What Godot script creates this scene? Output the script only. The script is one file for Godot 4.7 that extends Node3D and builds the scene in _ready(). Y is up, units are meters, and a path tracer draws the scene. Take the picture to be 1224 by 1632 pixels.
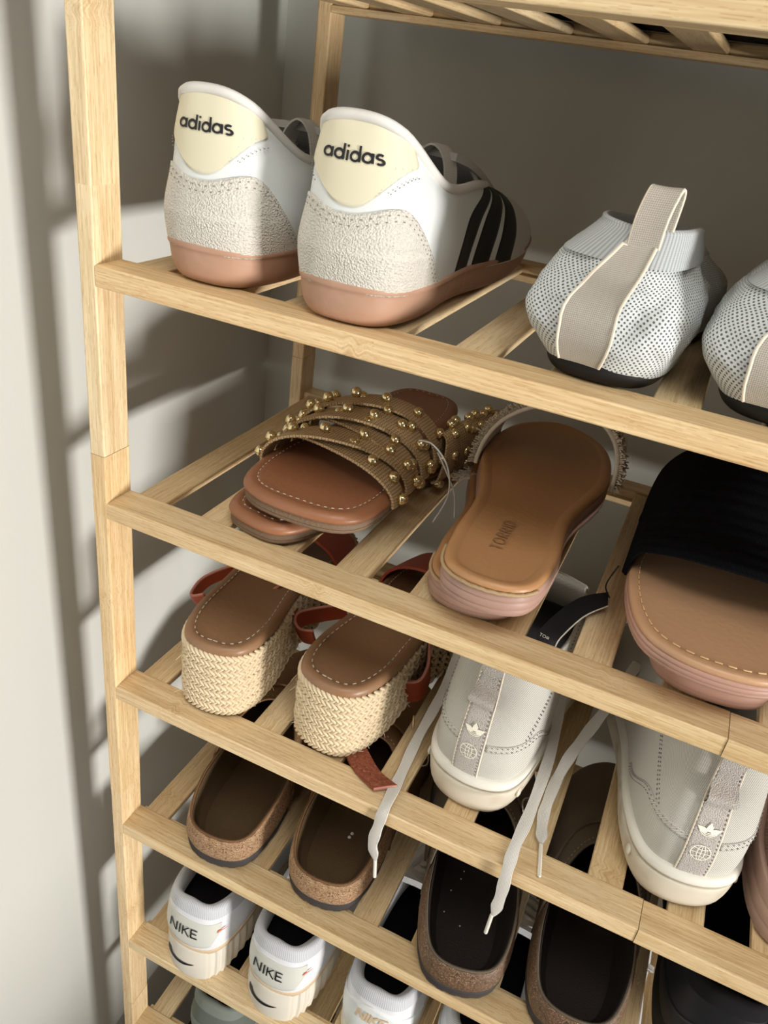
extends Node3D

const Y0 := 1.20                 # height of the top of the uppermost shoe shelf above the floor
const SHELF := [0.157, 0.0, -0.1535, -0.3124, -0.4664, -0.6313, -0.7798, -0.935]   # tops of the shelves, relative to Y0
const RACK := 0.785              # length of the rack
const DEEP := 0.278              # depth of the rack
const RAIL_H := 0.0124
const RAIL_D := 0.0238
const POST_W := 0.0114
const WALL_X := -0.08
const WALL_Z := -0.3275

var used := {}
var M := {}
var BAM: Array[StandardMaterial3D] = []
var rng := RandomNumberGenerator.new()


func _ready():
	rng.seed = 77
	# camera
	var cam := Camera3D.new()
	cam.name = "camera"
	add_child(cam)
	cam.position = Vector3(0.32195, Y0 + 0.11828, 0.35065)
	cam.rotation = Vector3(-0.51205, 0.3549, 0.1466)
	cam.fov = rad_to_deg(2.0 * atan(816.0 / 1262.3))
	cam.near = 0.01
	cam.current = true
	# sky and exposure
	var we := WorldEnvironment.new()
	we.name = "environment"
	var env := Environment.new()
	var sky := Sky.new()
	var sm := ProceduralSkyMaterial.new()
	sm.sky_top_color = Color(0.55, 0.68, 0.86)
	sm.sky_horizon_color = Color(0.86, 0.89, 0.92)
	sm.ground_horizon_color = Color(0.6, 0.6, 0.58)
	sm.ground_bottom_color = Color(0.4, 0.4, 0.38)
	sky.sky_material = sm
	env.background_mode = Environment.BG_SKY
	env.sky = sky
	env.tonemap_mode = Environment.TONE_MAPPER_LINEAR
	env.tonemap_exposure = 1.05
	env.sdfgi_enabled = true
	env.ssao_enabled = true
	env.ssil_enabled = true
	we.environment = env
	add_child(we)
	# out-of-view sources: a low side window and a ceiling lamp, placed to light the rack
	unseen_light("unseen_window_light", Vector3(4.93, 0.60, 1.80), Vector3(-0.05, 1.20, -0.03), Vector2(0.84, 0.62), 29.0, Color(1.0, 0.99, 0.968))
	unseen_light("unseen_lamp_light", Vector3(0.7, 2.43, 0.8), Vector3(0.7, 0.0, 0.8001), Vector2(0.9, 0.6), 1.2, Color(1.0, 0.995, 0.97))

	make_materials()
	room()
	unseen_ceiling_lamp()
	unseen_cupboard()
	blocking_bench()
	rack()
	light_block_boxes()
	build_shoes()


func unseen_light(called: String, at: Vector3, to: Vector3, size: Vector2, energy: float, col: Color):
	var l := AreaLight3D.new()
	l.name = called
	l.area_size = size
	l.light_energy = energy
	l.light_color = col
	l.shadow_enabled = true
	l.area_range = 12.0
	l.area_attenuation = 2.0
	add_child(l)
	l.look_at_from_position(at, to, Vector3.UP if absf(to.x - at.x) > 0.01 else Vector3.FORWARD)


# ------------------------------------------------------------------ mesh builder
class MB:
	var v := PackedVector3Array()
	var n := PackedVector3Array()
	var t := PackedVector2Array()
	var ix := PackedInt32Array()
	var xf := Transform3D()

	func vert(p: Vector3, nn: Vector3, uv: Vector2) -> int:
		v.append(xf * p)
		n.append((xf.basis * nn).normalized())
		t.append(uv)
		return v.size() - 1

	func tri(a: int, b: int, c: int):      # counter-clockwise seen from the outside
		ix.append(a); ix.append(c); ix.append(b)

	func grid(p: PackedVector3Array, cols: int, wrap_u := false, wrap_v := false, uo := Vector2.ZERO) -> MB:
		var w := cols + 1
		var rows := p.size() / w - 1
		var ul := PackedFloat32Array()
		ul.resize(w)
		var mid := (rows / 2) * w
		var s := 0.0
		for i in range(1, w):
			s += p[mid + i].distance_to(p[mid + i - 1])
			ul[i] = s
		s = 0.0
		var vl := PackedFloat32Array()
		vl.resize(rows + 1)
		for j in range(1, rows + 1):
			s += p[j * w + cols / 4].distance_to(p[(j - 1) * w + cols / 4])
			vl[j] = s
		var base := v.size()
		for j in rows + 1:
			for i in w:
				var i0 := i - 1
				var i1 := i + 1
				if i0 < 0: i0 = cols - 1 if wrap_u else 0
				if i1 > cols: i1 = 1 if wrap_u else cols
				var j0 := j - 1
				var j1 := j + 1
				if j0 < 0: j0 = rows - 1 if wrap_v else 0
				if j1 > rows: j1 = 1 if wrap_v else rows
				var du := p[j * w + i1] - p[j * w + i0]
				if du.length_squared() < 1e-14:
					var jj := j1 if j < rows / 2 else j0
					du = p[jj * w + i1] - p[jj * w + i0]
				var dv := p[j1 * w + i] - p[j0 * w + i]
				var nn := du.cross(dv)
				if nn.length_squared() < 1e-22: nn = Vector3.UP
				vert(p[j * w + i], nn.normalized(), Vector2(ul[i], vl[j]) + uo)
		for j in rows:
			for i in cols:
				var a := base + j * w + i
				tri(a, a + 1, a + w)
				tri(a + 1, a + w + 1, a + w)
		return self

	func quad(a: Vector3, b: Vector3, c: Vector3, d: Vector3, uo := Vector2.ZERO) -> MB:   # ccw from outside
		var nn := (b - a).cross(c - a).normalized()
		var lu := a.distance_to(b)
		var lv := a.distance_to(d)
		var i := vert(a, nn, uo)
		vert(b, nn, uo + Vector2(lu, 0)); vert(c, nn, uo + Vector2(lu, lv)); vert(d, nn, uo + Vector2(0, lv))
		tri(i, i + 1, i + 2); tri(i, i + 2, i + 3)
		return self

	func box(lo: Vector3, hi: Vector3) -> MB:
		var a := lo
		var b := hi
		quad(Vector3(a.x, a.y, b.z), Vector3(b.x, a.y, b.z), Vector3(b.x, b.y, b.z), Vector3(a.x, b.y, b.z))
		quad(Vector3(b.x, a.y, a.z), Vector3(a.x, a.y, a.z), Vector3(a.x, b.y, a.z), Vector3(b.x, b.y, a.z))
		quad(Vector3(b.x, a.y, b.z), Vector3(b.x, a.y, a.z), Vector3(b.x, b.y, a.z), Vector3(b.x, b.y, b.z))
		quad(Vector3(a.x, a.y, a.z), Vector3(a.x, a.y, b.z), Vector3(a.x, b.y, b.z), Vector3(a.x, b.y, a.z))
		quad(Vector3(a.x, b.y, b.z), Vector3(b.x, b.y, b.z), Vector3(b.x, b.y, a.z), Vector3(a.x, b.y, a.z))
		quad(Vector3(a.x, a.y, a.z), Vector3(b.x, a.y, a.z), Vector3(b.x, a.y, b.z), Vector3(a.x, a.y, b.z))
		return self

	# a bar along x with rounded long edges: cross-section y from -h to 0, z from -d to 0
	func beam(length: float, h: float, d: float, r: float, uo: Vector2) -> MB:
		var c: Array[Vector2] = []      # (z, y) outline
		var m: Array[Vector2] = []
		var corners := [[Vector2(-r, -r), 0.0], [Vector2(-d + r, -r), PI / 2], [Vector2(-d + r, -h + r), PI], [Vector2(-r, -h + r), PI * 1.5]]
		for k in corners:
			for s in 4:
				var a: float = k[1] + s * PI / 6
				m.append(Vector2(cos(a), sin(a)))
				c.append(k[0] + m[-1] * r)
		c.append(c[0]); m.append(m[0])
		var per := 0.0
		var base := v.size()
		for i in c.size():
			if i: per += c[i].distance_to(c[i - 1])
			for e in 2:
				vert(Vector3(length * e, c[i].y, c[i].x), Vector3(0, m[i].y, m[i].x), uo + Vector2(length * e, per))
		for i in c.size() - 1:
			var a := base + i * 2
			tri(a, a + 1, a + 2)
			tri(a + 1, a + 3, a + 2)
		for e in 2:
			var sx := 1.0 if e else -1.0
			var ce := vert(Vector3(length * e, -h / 2, -d / 2), Vector3(sx, 0, 0), uo + Vector2(0.01, 0.01))
			for i in c.size():
				vert(Vector3(length * e, c[i].y, c[i].x), Vector3(sx, 0, 0), uo + Vector2(0.01 + c[i].y * 0.2, 0.01 + c[i].x))
			for i in c.size() - 1:
				if e: tri(ce, ce + 2 + i, ce + 1 + i)
				else: tri(ce, ce + 1 + i, ce + 2 + i)
		return self

	func ball(c: Vector3, r: float, seg := 12) -> MB:
		var p := PackedVector3Array()
		for j in seg / 2 + 1:
			var b := -PI / 2 + PI * j / (seg / 2)
			for i in seg + 1:
				var a := TAU * i / seg
				p.append(c + r * Vector3(cos(b) * cos(a), sin(b), -cos(b) * sin(a)))
		var base := v.size()
		grid(p, seg, true)
		for i in p.size(): n[base + i] = (xf.basis * (p[i] - c)).normalized()
		return self

	func tube(pts: PackedVector3Array, r: float, sides := 8, closed := false, flat := 1.0, up := Vector3.ZERO) -> MB:
		var p := PackedVector3Array()
		var cnt := pts.size()
		var tg := (pts[1] - pts[0]).normalized()
		var side := up if up != Vector3.ZERO else (Vector3.UP.cross(tg) if absf(tg.y) < 0.9 else Vector3.RIGHT.cross(tg))
		side = (side - tg * side.dot(tg)).normalized()
		for k in cnt:
			var a := pts[maxi(k - 1, 0)]
			var b := pts[mini(k + 1, cnt - 1)]
			if closed:
				a = pts[(k - 1 + cnt) % cnt]
				b = pts[(k + 1) % cnt]
			if (b - a).length_squared() > 1e-14: tg = (b - a).normalized()
			var s2 := side - tg * side.dot(tg)
			if s2.length_squared() > 1e-10: side = s2.normalized()
			var o := tg.cross(side)
			for i in sides + 1:
				var w := TAU * i / sides
				p.append(pts[k] + side * (cos(w) * r) + o * (sin(w) * r * flat))
		if closed:
			for i in sides + 1: p.append(p[i])
		else:
			var q := PackedVector3Array()
			for i in sides + 1: q.append(pts[0])
			q.append_array(p)
			for i in sides + 1: q.append(pts[cnt - 1])
			p = q
		return grid(p, sides, true, closed)

	# a flat strap between two edge curves, given its thickness
	func strip(ea: PackedVector3Array, eb: PackedVector3Array, th: float, across := 6) -> MB:
		var cnt := ea.size()
		var top := PackedVector3Array()
		var bot := PackedVector3Array()
		var crown := th * 0.25
		for k in cnt:
			var tg := (ea[mini(k + 1, cnt - 1)] + eb[mini(k + 1, cnt - 1)] - ea[maxi(k - 1, 0)] - eb[maxi(k - 1, 0)])
			var ac := eb[k] - ea[k]
			var nn := tg.cross(ac).normalized()
			for i in across + 1:
				var f := float(i) / across
				var q := ea[k].lerp(eb[k], f)
				var bulge := crown * sin(f * PI)
				top.append(q + nn * (th / 2 + bulge))
				bot.append(q - nn * (th / 2 - bulge))
		grid_t(top, across, cnt - 1, false)
		grid_t(bot, across, cnt - 1, true)
		for e in 2:
			var col := 0 if e == 0 else across
			var s := PackedVector3Array()
			for k in cnt:
				s.append(top[k * (across + 1) + col]); s.append(bot[k * (across + 1) + col])
			grid_t(s, 1, cnt - 1, e == 1)
			var row := 0 if e == 0 else cnt - 1
			s = PackedVector3Array()
			for i in across + 1:
				s.append(top[row * (across + 1) + i]); s.append(bot[row * (across + 1) + i])
			grid_t(s, 1, across, e == 0)
		return self

	func grid_t(p: PackedVector3Array, cols: int, rows: int, flip: bool):
		# like grid, with rows as u and columns as v; normal = rows x columns direction
		var q := PackedVector3Array()
		for i in cols + 1:
			for j in rows + 1:
				q.append(p[j * (cols + 1) + (cols - i if flip else i)])
		grid(q, rows)

	func mesh() -> ArrayMesh:
		var a := []
		a.resize(Mesh.ARRAY_MAX)
		a[Mesh.ARRAY_VERTEX] = v
		a[Mesh.ARRAY_NORMAL] = n
		a[Mesh.ARRAY_TEX_UV] = t
		a[Mesh.ARRAY_INDEX] = ix
		var m := ArrayMesh.new()
		m.add_surface_from_arrays(Mesh.PRIMITIVE_TRIANGLES, a)
		return m


# ------------------------------------------------------------------ curves and shells
static func cr4(a: Vector3, b: Vector3, c: Vector3, d: Vector3, f: float) -> Vector3:
	return 0.5 * ((2.0 * b) + (c - a) * f + (2.0 * a - 5.0 * b + 4.0 * c - d) * f * f + (3.0 * b - a - 3.0 * c + d) * f * f * f)


static func loop_at(p: PackedVector3Array, u: float) -> Vector3:
	var k := p.size()
	var x := fposmod(u, 1.0) * k
	var i := int(x) % k
	return cr4(p[(i + k - 1) % k], p[i], p[(i + 1) % k], p[(i + 2) % k], x - floorf(x))


static func line_at(p: PackedVector3Array, u: float) -> Vector3:
	var k := p.size() - 1
	var x := clampf(u, 0.0, 1.0) * k
	var i := mini(int(x), k - 1)
	return cr4(p[maxi(i - 1, 0)], p[i], p[i + 1], p[mini(i + 2, k)], x - i)


static func smooth(p: Array, cnt: int) -> PackedVector3Array:
	var q := PackedVector3Array(p)
	var o := PackedVector3Array()
	for i in cnt + 1: o.append(line_at(q, float(i) / cnt))
	return o


class Shell:
	var rings: Array[PackedVector3Array] = []
	var warp = null
	func at(u: float, v: float) -> Vector3:
		var k := rings.size() - 1
		var x := clampf(v, 0.0, 1.0) * k
		var i := mini(int(x), k - 1)
		var c := rings[0].size()
		var ux := fposmod(u, 1.0) * c
		var j := int(ux) % c
		var f := ux - floorf(ux)
		var j0 := (j + c - 1) % c
		var j2 := (j + 1) % c
		var j3 := (j + 2) % c
		var q: Array[Vector3] = []
		for r in [maxi(i - 1, 0), i, i + 1, mini(i + 2, k)]:
			var p := rings[r]
			var a := p[j0]
			var b := p[j]
			var cc := p[j2]
			var d := p[j3]
			q.append(0.5 * ((2.0 * b) + (cc - a) * f + (2.0 * a - 5.0 * b + 4.0 * cc - d) * f * f + (3.0 * b - a - 3.0 * cc + d) * f * f * f))
		var g := x - i
		var o := 0.5 * ((2.0 * q[1]) + (q[2] - q[0]) * g + (2.0 * q[0] - 5.0 * q[1] + 4.0 * q[2] - q[3]) * g * g + (3.0 * q[1] - q[0] - 3.0 * q[2] + q[3]) * g * g * g)
		if warp != null: o = warp.call(o, u, v)
		return o
	func nrm(u: float, v: float) -> Vector3:
		var e := 0.004
		var a := at(u + e, v) - at(u - e, v)
		var b := at(u, minf(v + e, 1.0)) - at(u, maxf(v - e, 0.0))
		return a.cross(b).normalized()


# seven stations from the heel to the toe on one side, mirrored to the other: a ring of twelve points
func ring(F: Array, W: Array, H, C := [], WL := []) -> PackedVector3Array:
	var o := PackedVector3Array()
	for k in 12:
		var i := k if k <= 6 else 12 - k
		var h: float = H[i] if H is Array else H
		var w: float = W[i] if k <= 6 else -(WL[i] if WL.size() else W[i])
		o.append(Vector3(w + (C[i] if C.size() else 0.0), h, -F[i]))
	return o


func inset(r: PackedVector3Array, d: float, dy := 0.0) -> PackedVector3Array:
	var o := PackedVector3Array()
	var k := r.size()
	for i in k:
		var tg := r[(i + 1) % k] - r[(i + k - 1) % k]
		var out := Vector3(-tg.z, 0, tg.x).normalized()
		o.append(r[i] - out * d + Vector3(0, dy, 0))
	return o


func shell(mb: MB, sh: Shell, nu: int, nv: int, u0 := 0.0, u1 := 1.0, v0 := 0.0, v1 := 1.0) -> MB:
	var p := PackedVector3Array()
	for j in nv + 1:
		for i in nu + 1:
			p.append(sh.at(lerpf(u0, u1, float(i) / nu), lerpf(v0, v1, float(j) / nv)))
	return mb.grid(p, nu, u0 == 0.0 and u1 == 1.0)


func cap(mb: MB, r: PackedVector3Array, up: bool, half := 20, dip := 0.0) -> MB:
	var p := PackedVector3Array()
	var na := 8
	for j in half + 1:
		var a := loop_at(r, 0.5 * j / half)
		var b := loop_at(r, 1.0 - 0.5 * j / half)
		for i in na + 1:
			var f := float(i) / na
			var q := b.lerp(a, f)
			q.y -= dip * (1.0 - pow(absf(2 * f - 1), 3.0)) * smoothstep(0.0, 0.12, float(j) / half) * smoothstep(0.0, 0.12, 1.0 - float(j) / half)
			p.append(q if up else b.lerp(a, 1.0 - f))
	return mb.grid(p, na)


# a sole: profile is a list of [height (number or seven heights), inset]; capped above and below
func slab(F: Array, W: Array, prof: Array, C := [], nu := 72, sub := 2, dip := 0.0, top_cap := true, WL := []) -> MB:
	var mb := MB.new()
	var sh := Shell.new()
	for k in prof: sh.rings.append(inset(ring(F, W, k[0], C, WL), k[1]))
	shell(mb, sh, nu, (prof.size() - 1) * sub)
	cap(mb, sh.rings[0], false, nu / 2)
	if top_cap: cap(mb, sh.rings[-1], true, nu / 2, dip)
	return mb


# a piece of material laid on a shell; f maps (a, b) in the unit square to (u, v)
func patch(mb: MB, sh: Shell, f: Callable, na: int, nb: int, off: float) -> MB:
	var p := PackedVector3Array()
	for j in range(-1, nb + 2):
		for i in range(-1, na + 2):
			var edge := i < 0 or j < 0 or i > na or j > nb
			var q: Vector2 = f.call(clampf(float(i) / na, 0, 1), clampf(float(j) / nb, 0, 1))
			p.append(sh.at(q.x, q.y) + sh.nrm(q.x, q.y) * (-0.0004 if edge else off))
	return mb.grid(p, na + 2)


# ------------------------------------------------------------------ lettering made of strokes
func arc(cx: float, cy: float, rx: float, ry: float, a0: float, a1: float, cnt := 14) -> PackedVector2Array:
	var o := PackedVector2Array()
	for i in cnt + 1:
		var a := deg_to_rad(lerpf(a0, a1, float(i) / cnt))
		o.append(Vector2(cx + rx * cos(a), cy + ry * sin(a)))
	return o


func glyph(ch: String) -> Array:      # [advance, strokes...]; capitals are 1 high
	match ch:
		"a": return [0.86, arc(0.34, 0.34, 0.3, 0.3, 0, 360, 22), PackedVector2Array([Vector2(0.66, 0), Vector2(0.66, 0.68)])]
		"d": return [0.86, arc(0.34, 0.34, 0.3, 0.3, 0, 360, 22), PackedVector2Array([Vector2(0.66, 0), Vector2(0.66, 1.04)])]
		"i": return [0.34, PackedVector2Array([Vector2(0.1, 0), Vector2(0.1, 0.68)]), PackedVector2Array([Vector2(0.1, 0.86), Vector2(0.1, 1.0)])]
		"s":
			var s := arc(0.28, 0.5, 0.21, 0.16, 40, 255, 12)
			s.append_array(arc(0.28, 0.17, 0.23, 0.175, 90, -140, 12))
			return [0.6, s]
		"N": return [0.92, PackedVector2Array([Vector2(0.06, 0), Vector2(0.06, 1)]), PackedVector2Array([Vector2(0.06, 1), Vector2(0.7, 0)]), PackedVector2Array([Vector2(0.7, 0), Vector2(0.7, 1)])]
		"I": return [0.34, PackedVector2Array([Vector2(0.1, 0), Vector2(0.1, 1)])]
		"K": return [0.8, PackedVector2Array([Vector2(0.06, 0), Vector2(0.06, 1)]), PackedVector2Array([Vector2(0.62, 1), Vector2(0.08, 0.45)]), PackedVector2Array([Vector2(0.24, 0.58), Vector2(0.66, 0)])]
		"E": return [0.7, PackedVector2Array([Vector2(0.06, 0), Vector2(0.06, 1)]), PackedVector2Array([Vector2(0.06, 0.06), Vector2(0.56, 0.06)]), PackedVector2Array([Vector2(0.06, 0.52), Vector2(0.5, 0.52)]), PackedVector2Array([Vector2(0.06, 0.94), Vector2(0.56, 0.94)])]
		"T": return [0.74, PackedVector2Array([Vector2(0.32, 0), Vector2(0.32, 0.94)]), PackedVector2Array([Vector2(0, 0.94), Vector2(0.64, 0.94)])]
		"O": return [1.0, arc(0.44, 0.5, 0.4, 0.46, 0, 360, 24)]
		"R":
			var r := PackedVector2Array([Vector2(0.06, 0.94)])
			r.append_array(arc(0.34, 0.71, 0.22, 0.23, 90, -90, 10))
			r.append(Vector2(0.06, 0.48))
			return [0.76, PackedVector2Array([Vector2(0.06, 0), Vector2(0.06, 0.98)]), r, PackedVector2Array([Vector2(0.3, 0.48), Vector2(0.6, 0)])]
		"D":
			var d := PackedVector2Array([Vector2(0.06, 0.94)])
			d.append_array(arc(0.3, 0.5, 0.36, 0.44, 90, -90, 14))
			d.append(Vector2(0.06, 0.06))
			return [0.84, PackedVector2Array([Vector2(0.06, 0), Vector2(0.06, 0.98)]), d]
	return [0.5]


# strokes as flat ribbons; to_space maps a point of the lettering plane to space
func strokes(mb: MB, lines: Array, width: float, to_space: Callable) -> MB:
	for l: PackedVector2Array in lines:
		var fine := PackedVector2Array()
		for i in l.size() - 1:
			var m := maxi(1, int(ceil(l[i].distance_to(l[i + 1]) / (width * 1.2))))
			for k in m: fine.append(l[i].lerp(l[i + 1], float(k) / m))
		fine.append(l[-1])
		var closed := l[0].distance_to(l[-1]) < 1e-6 and l.size() > 4
		var p := PackedVector3Array()
		var c := fine.size()
		for i in c:
			var a := fine[maxi(i - 1, 0)]
			var b := fine[mini(i + 1, c - 1)]
			if closed and (i == 0 or i == c - 1):
				a = fine[c - 2]
				b = fine[1]
			var o := (b - a).normalized().orthogonal() * width / 2
			p.append(to_space.call(fine[i] - o))
			p.append(to_space.call(fine[i]))
			p.append(to_space.call(fine[i] + o))
		var q := PackedVector3Array()
		for k in 3:
			for i in c: q.append(p[i * 3 + k])
		mb.grid(q, c - 1)
	return mb


func word(text: String, size: float, gap := 1.0, slant := 0.0) -> Array:      # lines in metres, centred
	var lines := []
	var x := 0.0
	for ch in text:
		var g := glyph(ch)
		for k in range(1, g.size()):
			var l: PackedVector2Array = g[k]
			var o := PackedVector2Array()
			for q in l: o.append(Vector2(x + q.x + slant * q.y, q.y))
			lines.append(o)
		x += g[0] * gap
	x -= 0.16
	for k in lines.size():
		var l: PackedVector2Array = lines[k]
		for i in l.size(): l[i] = (l[i] - Vector2(x / 2, 0.5)) * size
		lines[k] = l
	return lines


func on_shell(sh: Shell, u0: float, v0: float, off: float, turn := 0.0) -> Callable:
	var e := 0.01
	var su := (sh.at(u0 + e, v0) - sh.at(u0 - e, v0)).length() / (2 * e)
	var sv := (sh.at(u0, v0 + e) - sh.at(u0, v0 - e)).length() / (2 * e)
	return func(q: Vector2) -> Vector3:
		var r := q.rotated(turn)
		var u := u0 + r.x / su
		var v := v0 + r.y / sv
		return sh.at(u, v) + sh.nrm(u, v) * off


# dashes along a curve of points
func stitches(mb: MB, pts: PackedVector3Array, dash: float, space: float, r: float, closed := false) -> MB:
	var acc := 0.0
	var on := true
	var cur := PackedVector3Array()
	var step := minf(dash, space) / 2.0
	var k := pts.size()
	for i in (k if closed else k - 1):
		var a := pts[i]
		var b := pts[(i + 1) % k]
		var m := maxi(1, int(a.distance_to(b) / step))
		for s in m:
			var q := a.lerp(b, float(s) / m)
			acc += a.distance_to(b) / m
			if on: cur.append(q)
			if on and acc > dash:
				if cur.size() > 1: mb.tube(cur, r, 5)
				cur = PackedVector3Array(); on = false; acc = 0.0
			elif not on and acc > space:
				on = true; acc = 0.0
	return mb


# ------------------------------------------------------------------ naming
func numbered(called: String) -> String:
	if not used.has(called):
		used[called] = 0
		return called
	used[called] += 1
	return "%s_%03d" % [called, used[called]]


func tag(o: Node3D, label: String, category: String, group := ""):
	o.set_meta("label", label)
	o.set_meta("category", category)
	if group: o.set_meta("group", group)


func thing(called: String, label: String, category: String, at: Vector3, yaw := 0.0, group := "") -> Node3D:
	var o := Node3D.new()
	o.name = numbered(called)
	add_child(o)
	o.position = at
	o.rotation.y = deg_to_rad(yaw)
	tag(o, label, category, group)
	return o


func part(parent: Node3D, called: String, m, mt: Material, label := "") -> MeshInstance3D:
	var o := MeshInstance3D.new()
	o.mesh = m.mesh() if m is MB else m
	o.material_override = mt
	o.name = called
	var names := {}
	for c in parent.get_children(): names[String(c.name)] = true
	var k := 0
	while names.has(String(o.name)):
		k += 1
		o.name = "%s_%03d" % [called, k]
	if label: o.set_meta("label", label)
	parent.add_child(o)
	return o


func twin(o: Node3D, label: String, at: Vector3, yaw: float, tilt := Vector2.ZERO) -> Node3D:
	var base := String(o.name)
	var c: Node3D = o.duplicate()
	c.name = numbered(base)
	add_child(c)
	c.position = at
	c.rotation = Vector3(deg_to_rad(tilt.x), deg_to_rad(yaw), deg_to_rad(tilt.y))
	c.set_meta("label", label)
	return c


func at_shelf(k: int, x: float, z: float, dy := 0.0) -> Vector3:
	return Vector3(x, Y0 + SHELF[k] + dy + 0.0004, z)


# ------------------------------------------------------------------ materials
func mat(col: Color, rough := 0.7, spec := 0.5) -> StandardMaterial3D:
	var m := StandardMaterial3D.new()
	m.albedo_color = col
	m.roughness = rough
	m.metallic_specular = spec
	m.cull_mode = BaseMaterial3D.CULL_DISABLED
	return m


func c8(r: int, g: int, b: int) -> Color:
	return Color8(r, g, b)


func tex_from(w: int, h: int, data: PackedByteArray) -> ImageTexture:
	var im := Image.create_from_data(w, h, false, Image.FORMAT_RGB8, data)
	im.generate_mipmaps()
	return ImageTexture.create_from_image(im)


func noise_tex(size: int, freq: float, kind := FastNoiseLite.TYPE_SIMPLEX_SMOOTH, oct := 4, sd := 1) -> ImageTexture:
	var f := FastNoiseLite.new()
	f.noise_type = kind
	f.frequency = freq
	f.fractal_octaves = oct
	f.seed = sd
	var im := f.get_seamless_image(size, size)
	im.convert(Image.FORMAT_RGB8)
	return ImageTexture.create_from_image(im)


func relief(m: StandardMaterial3D, t: Texture2D, mm: float, per_metre: Vector2):
	m.heightmap_enabled = true
	m.heightmap_texture = t
	m.heightmap_scale = mm * 0.1
	m.uv1_scale = Vector3(per_metre.x, per_metre.y, 1)


func tri_relief(m: StandardMaterial3D, t: Texture2D, mm: float, per_metre: float):
	relief(m, t, mm, Vector2(per_metre, per_metre))
	m.uv1_scale = Vector3.ONE * per_metre
	m.uv1_triplanar = true


func bamboo_texture() -> ImageTexture:
	var w := 2048
	var h := 256
	var f := FastNoiseLite.new()
	f.seed = 5
	f.frequency = 1.0
	f.fractal_octaves = 2
	var d := PackedByteArray()
	d.resize(w * h * 3)
	var nodes := [[210, 60, 50], [690, 190, 60], [1130, 110, 45], [1480, 30, 60], [1800, 215, 55]]
	var light := Vector3(240, 219, 180)
	var dark := Vector3(194, 159, 113)
	var k := 0
	for y in h:
		var board := f.get_noise_2d(7.0, floorf(y / 42.0) * 3.7)
		for x in w:
			var yy := float(y)
			var knot := 0.0
			for q in nodes:
				var dx: float = x - q[0]
				if absf(dx) < 46.0:
					var dy: float = y - q[1]
					var e := exp(-dx * dx / 320.0 - dy * dy / (q[2] * q[2]))
					yy += 7.0 * e * sin(dx * 0.22)
					knot += e * (0.35 + 0.5 * f.get_noise_2d(x * 0.11, y * 0.16))
			var broad := f.get_noise_2d(x * 0.0015, yy * 0.03 + 90.0)
			var streak := f.get_noise_2d(x * 0.006, yy * 0.24)
			var fine := f.get_noise_2d(x * 0.021 + 400.0, yy * 0.62)
			var dash := smoothstep(0.34, 0.52, fine)
			var s := clampf(0.3 + 0.18 * board + 0.26 * broad + 0.40 * streak + 0.38 * dash + 0.5 * knot, 0.0, 1.0)
			var c := light.lerp(dark, s)
			d[k] = int(c.x); d[k + 1] = int(c.y); d[k + 2] = int(c.z)
			k += 3
	return tex_from(w, h, d)


func speck_texture(a: Vector3, b: Vector3, c: Vector3, freq: float, sd: int, n := 384) -> ImageTexture:
	var f := FastNoiseLite.new()
	f.noise_type = FastNoiseLite.TYPE_CELLULAR
	f.cellular_return_type = FastNoiseLite.RETURN_CELL_VALUE
	f.frequency = freq
	f.seed = sd
	var g := f.get_seamless_image(n, n)
	f.frequency = freq * 2.3
	f.seed = sd + 3
	var g2 := f.get_seamless_image(n, n)
	g.convert(Image.FORMAT_L8)
	g2.convert(Image.FORMAT_L8)
	var p := g.get_data()
	var p2 := g2.get_data()
	var d := PackedByteArray()
	d.resize(n * n * 3)
	for i in n * n:
		var s := (p[i] * 0.6 + p2[i] * 0.4) / 255.0
		var q := a.lerp(b, smoothstep(0.25, 0.5, s)).lerp(c, smoothstep(0.62, 0.8, s))
		d[i * 3] = int(q.x); d[i * 3 + 1] = int(q.y); d[i * 3 + 2] = int(q.z)
	return tex_from(n, n, d)


func cell_texture(n: int, f: Callable) -> ImageTexture:
	var d := PackedByteArray()
	d.resize(n * n * 3)
	var k := 0
	for y in n:
		for x in n:
			var q: Color = f.call(float(x) / n, float(y) / n)
			d[k] = clampi(int(q.r * 255), 0, 255); d[k + 1] = clampi(int(q.g * 255), 0, 255); d[k + 2] = clampi(int(q.b * 255), 0, 255)
			k += 3
	return tex_from(n, n, d)


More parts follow.
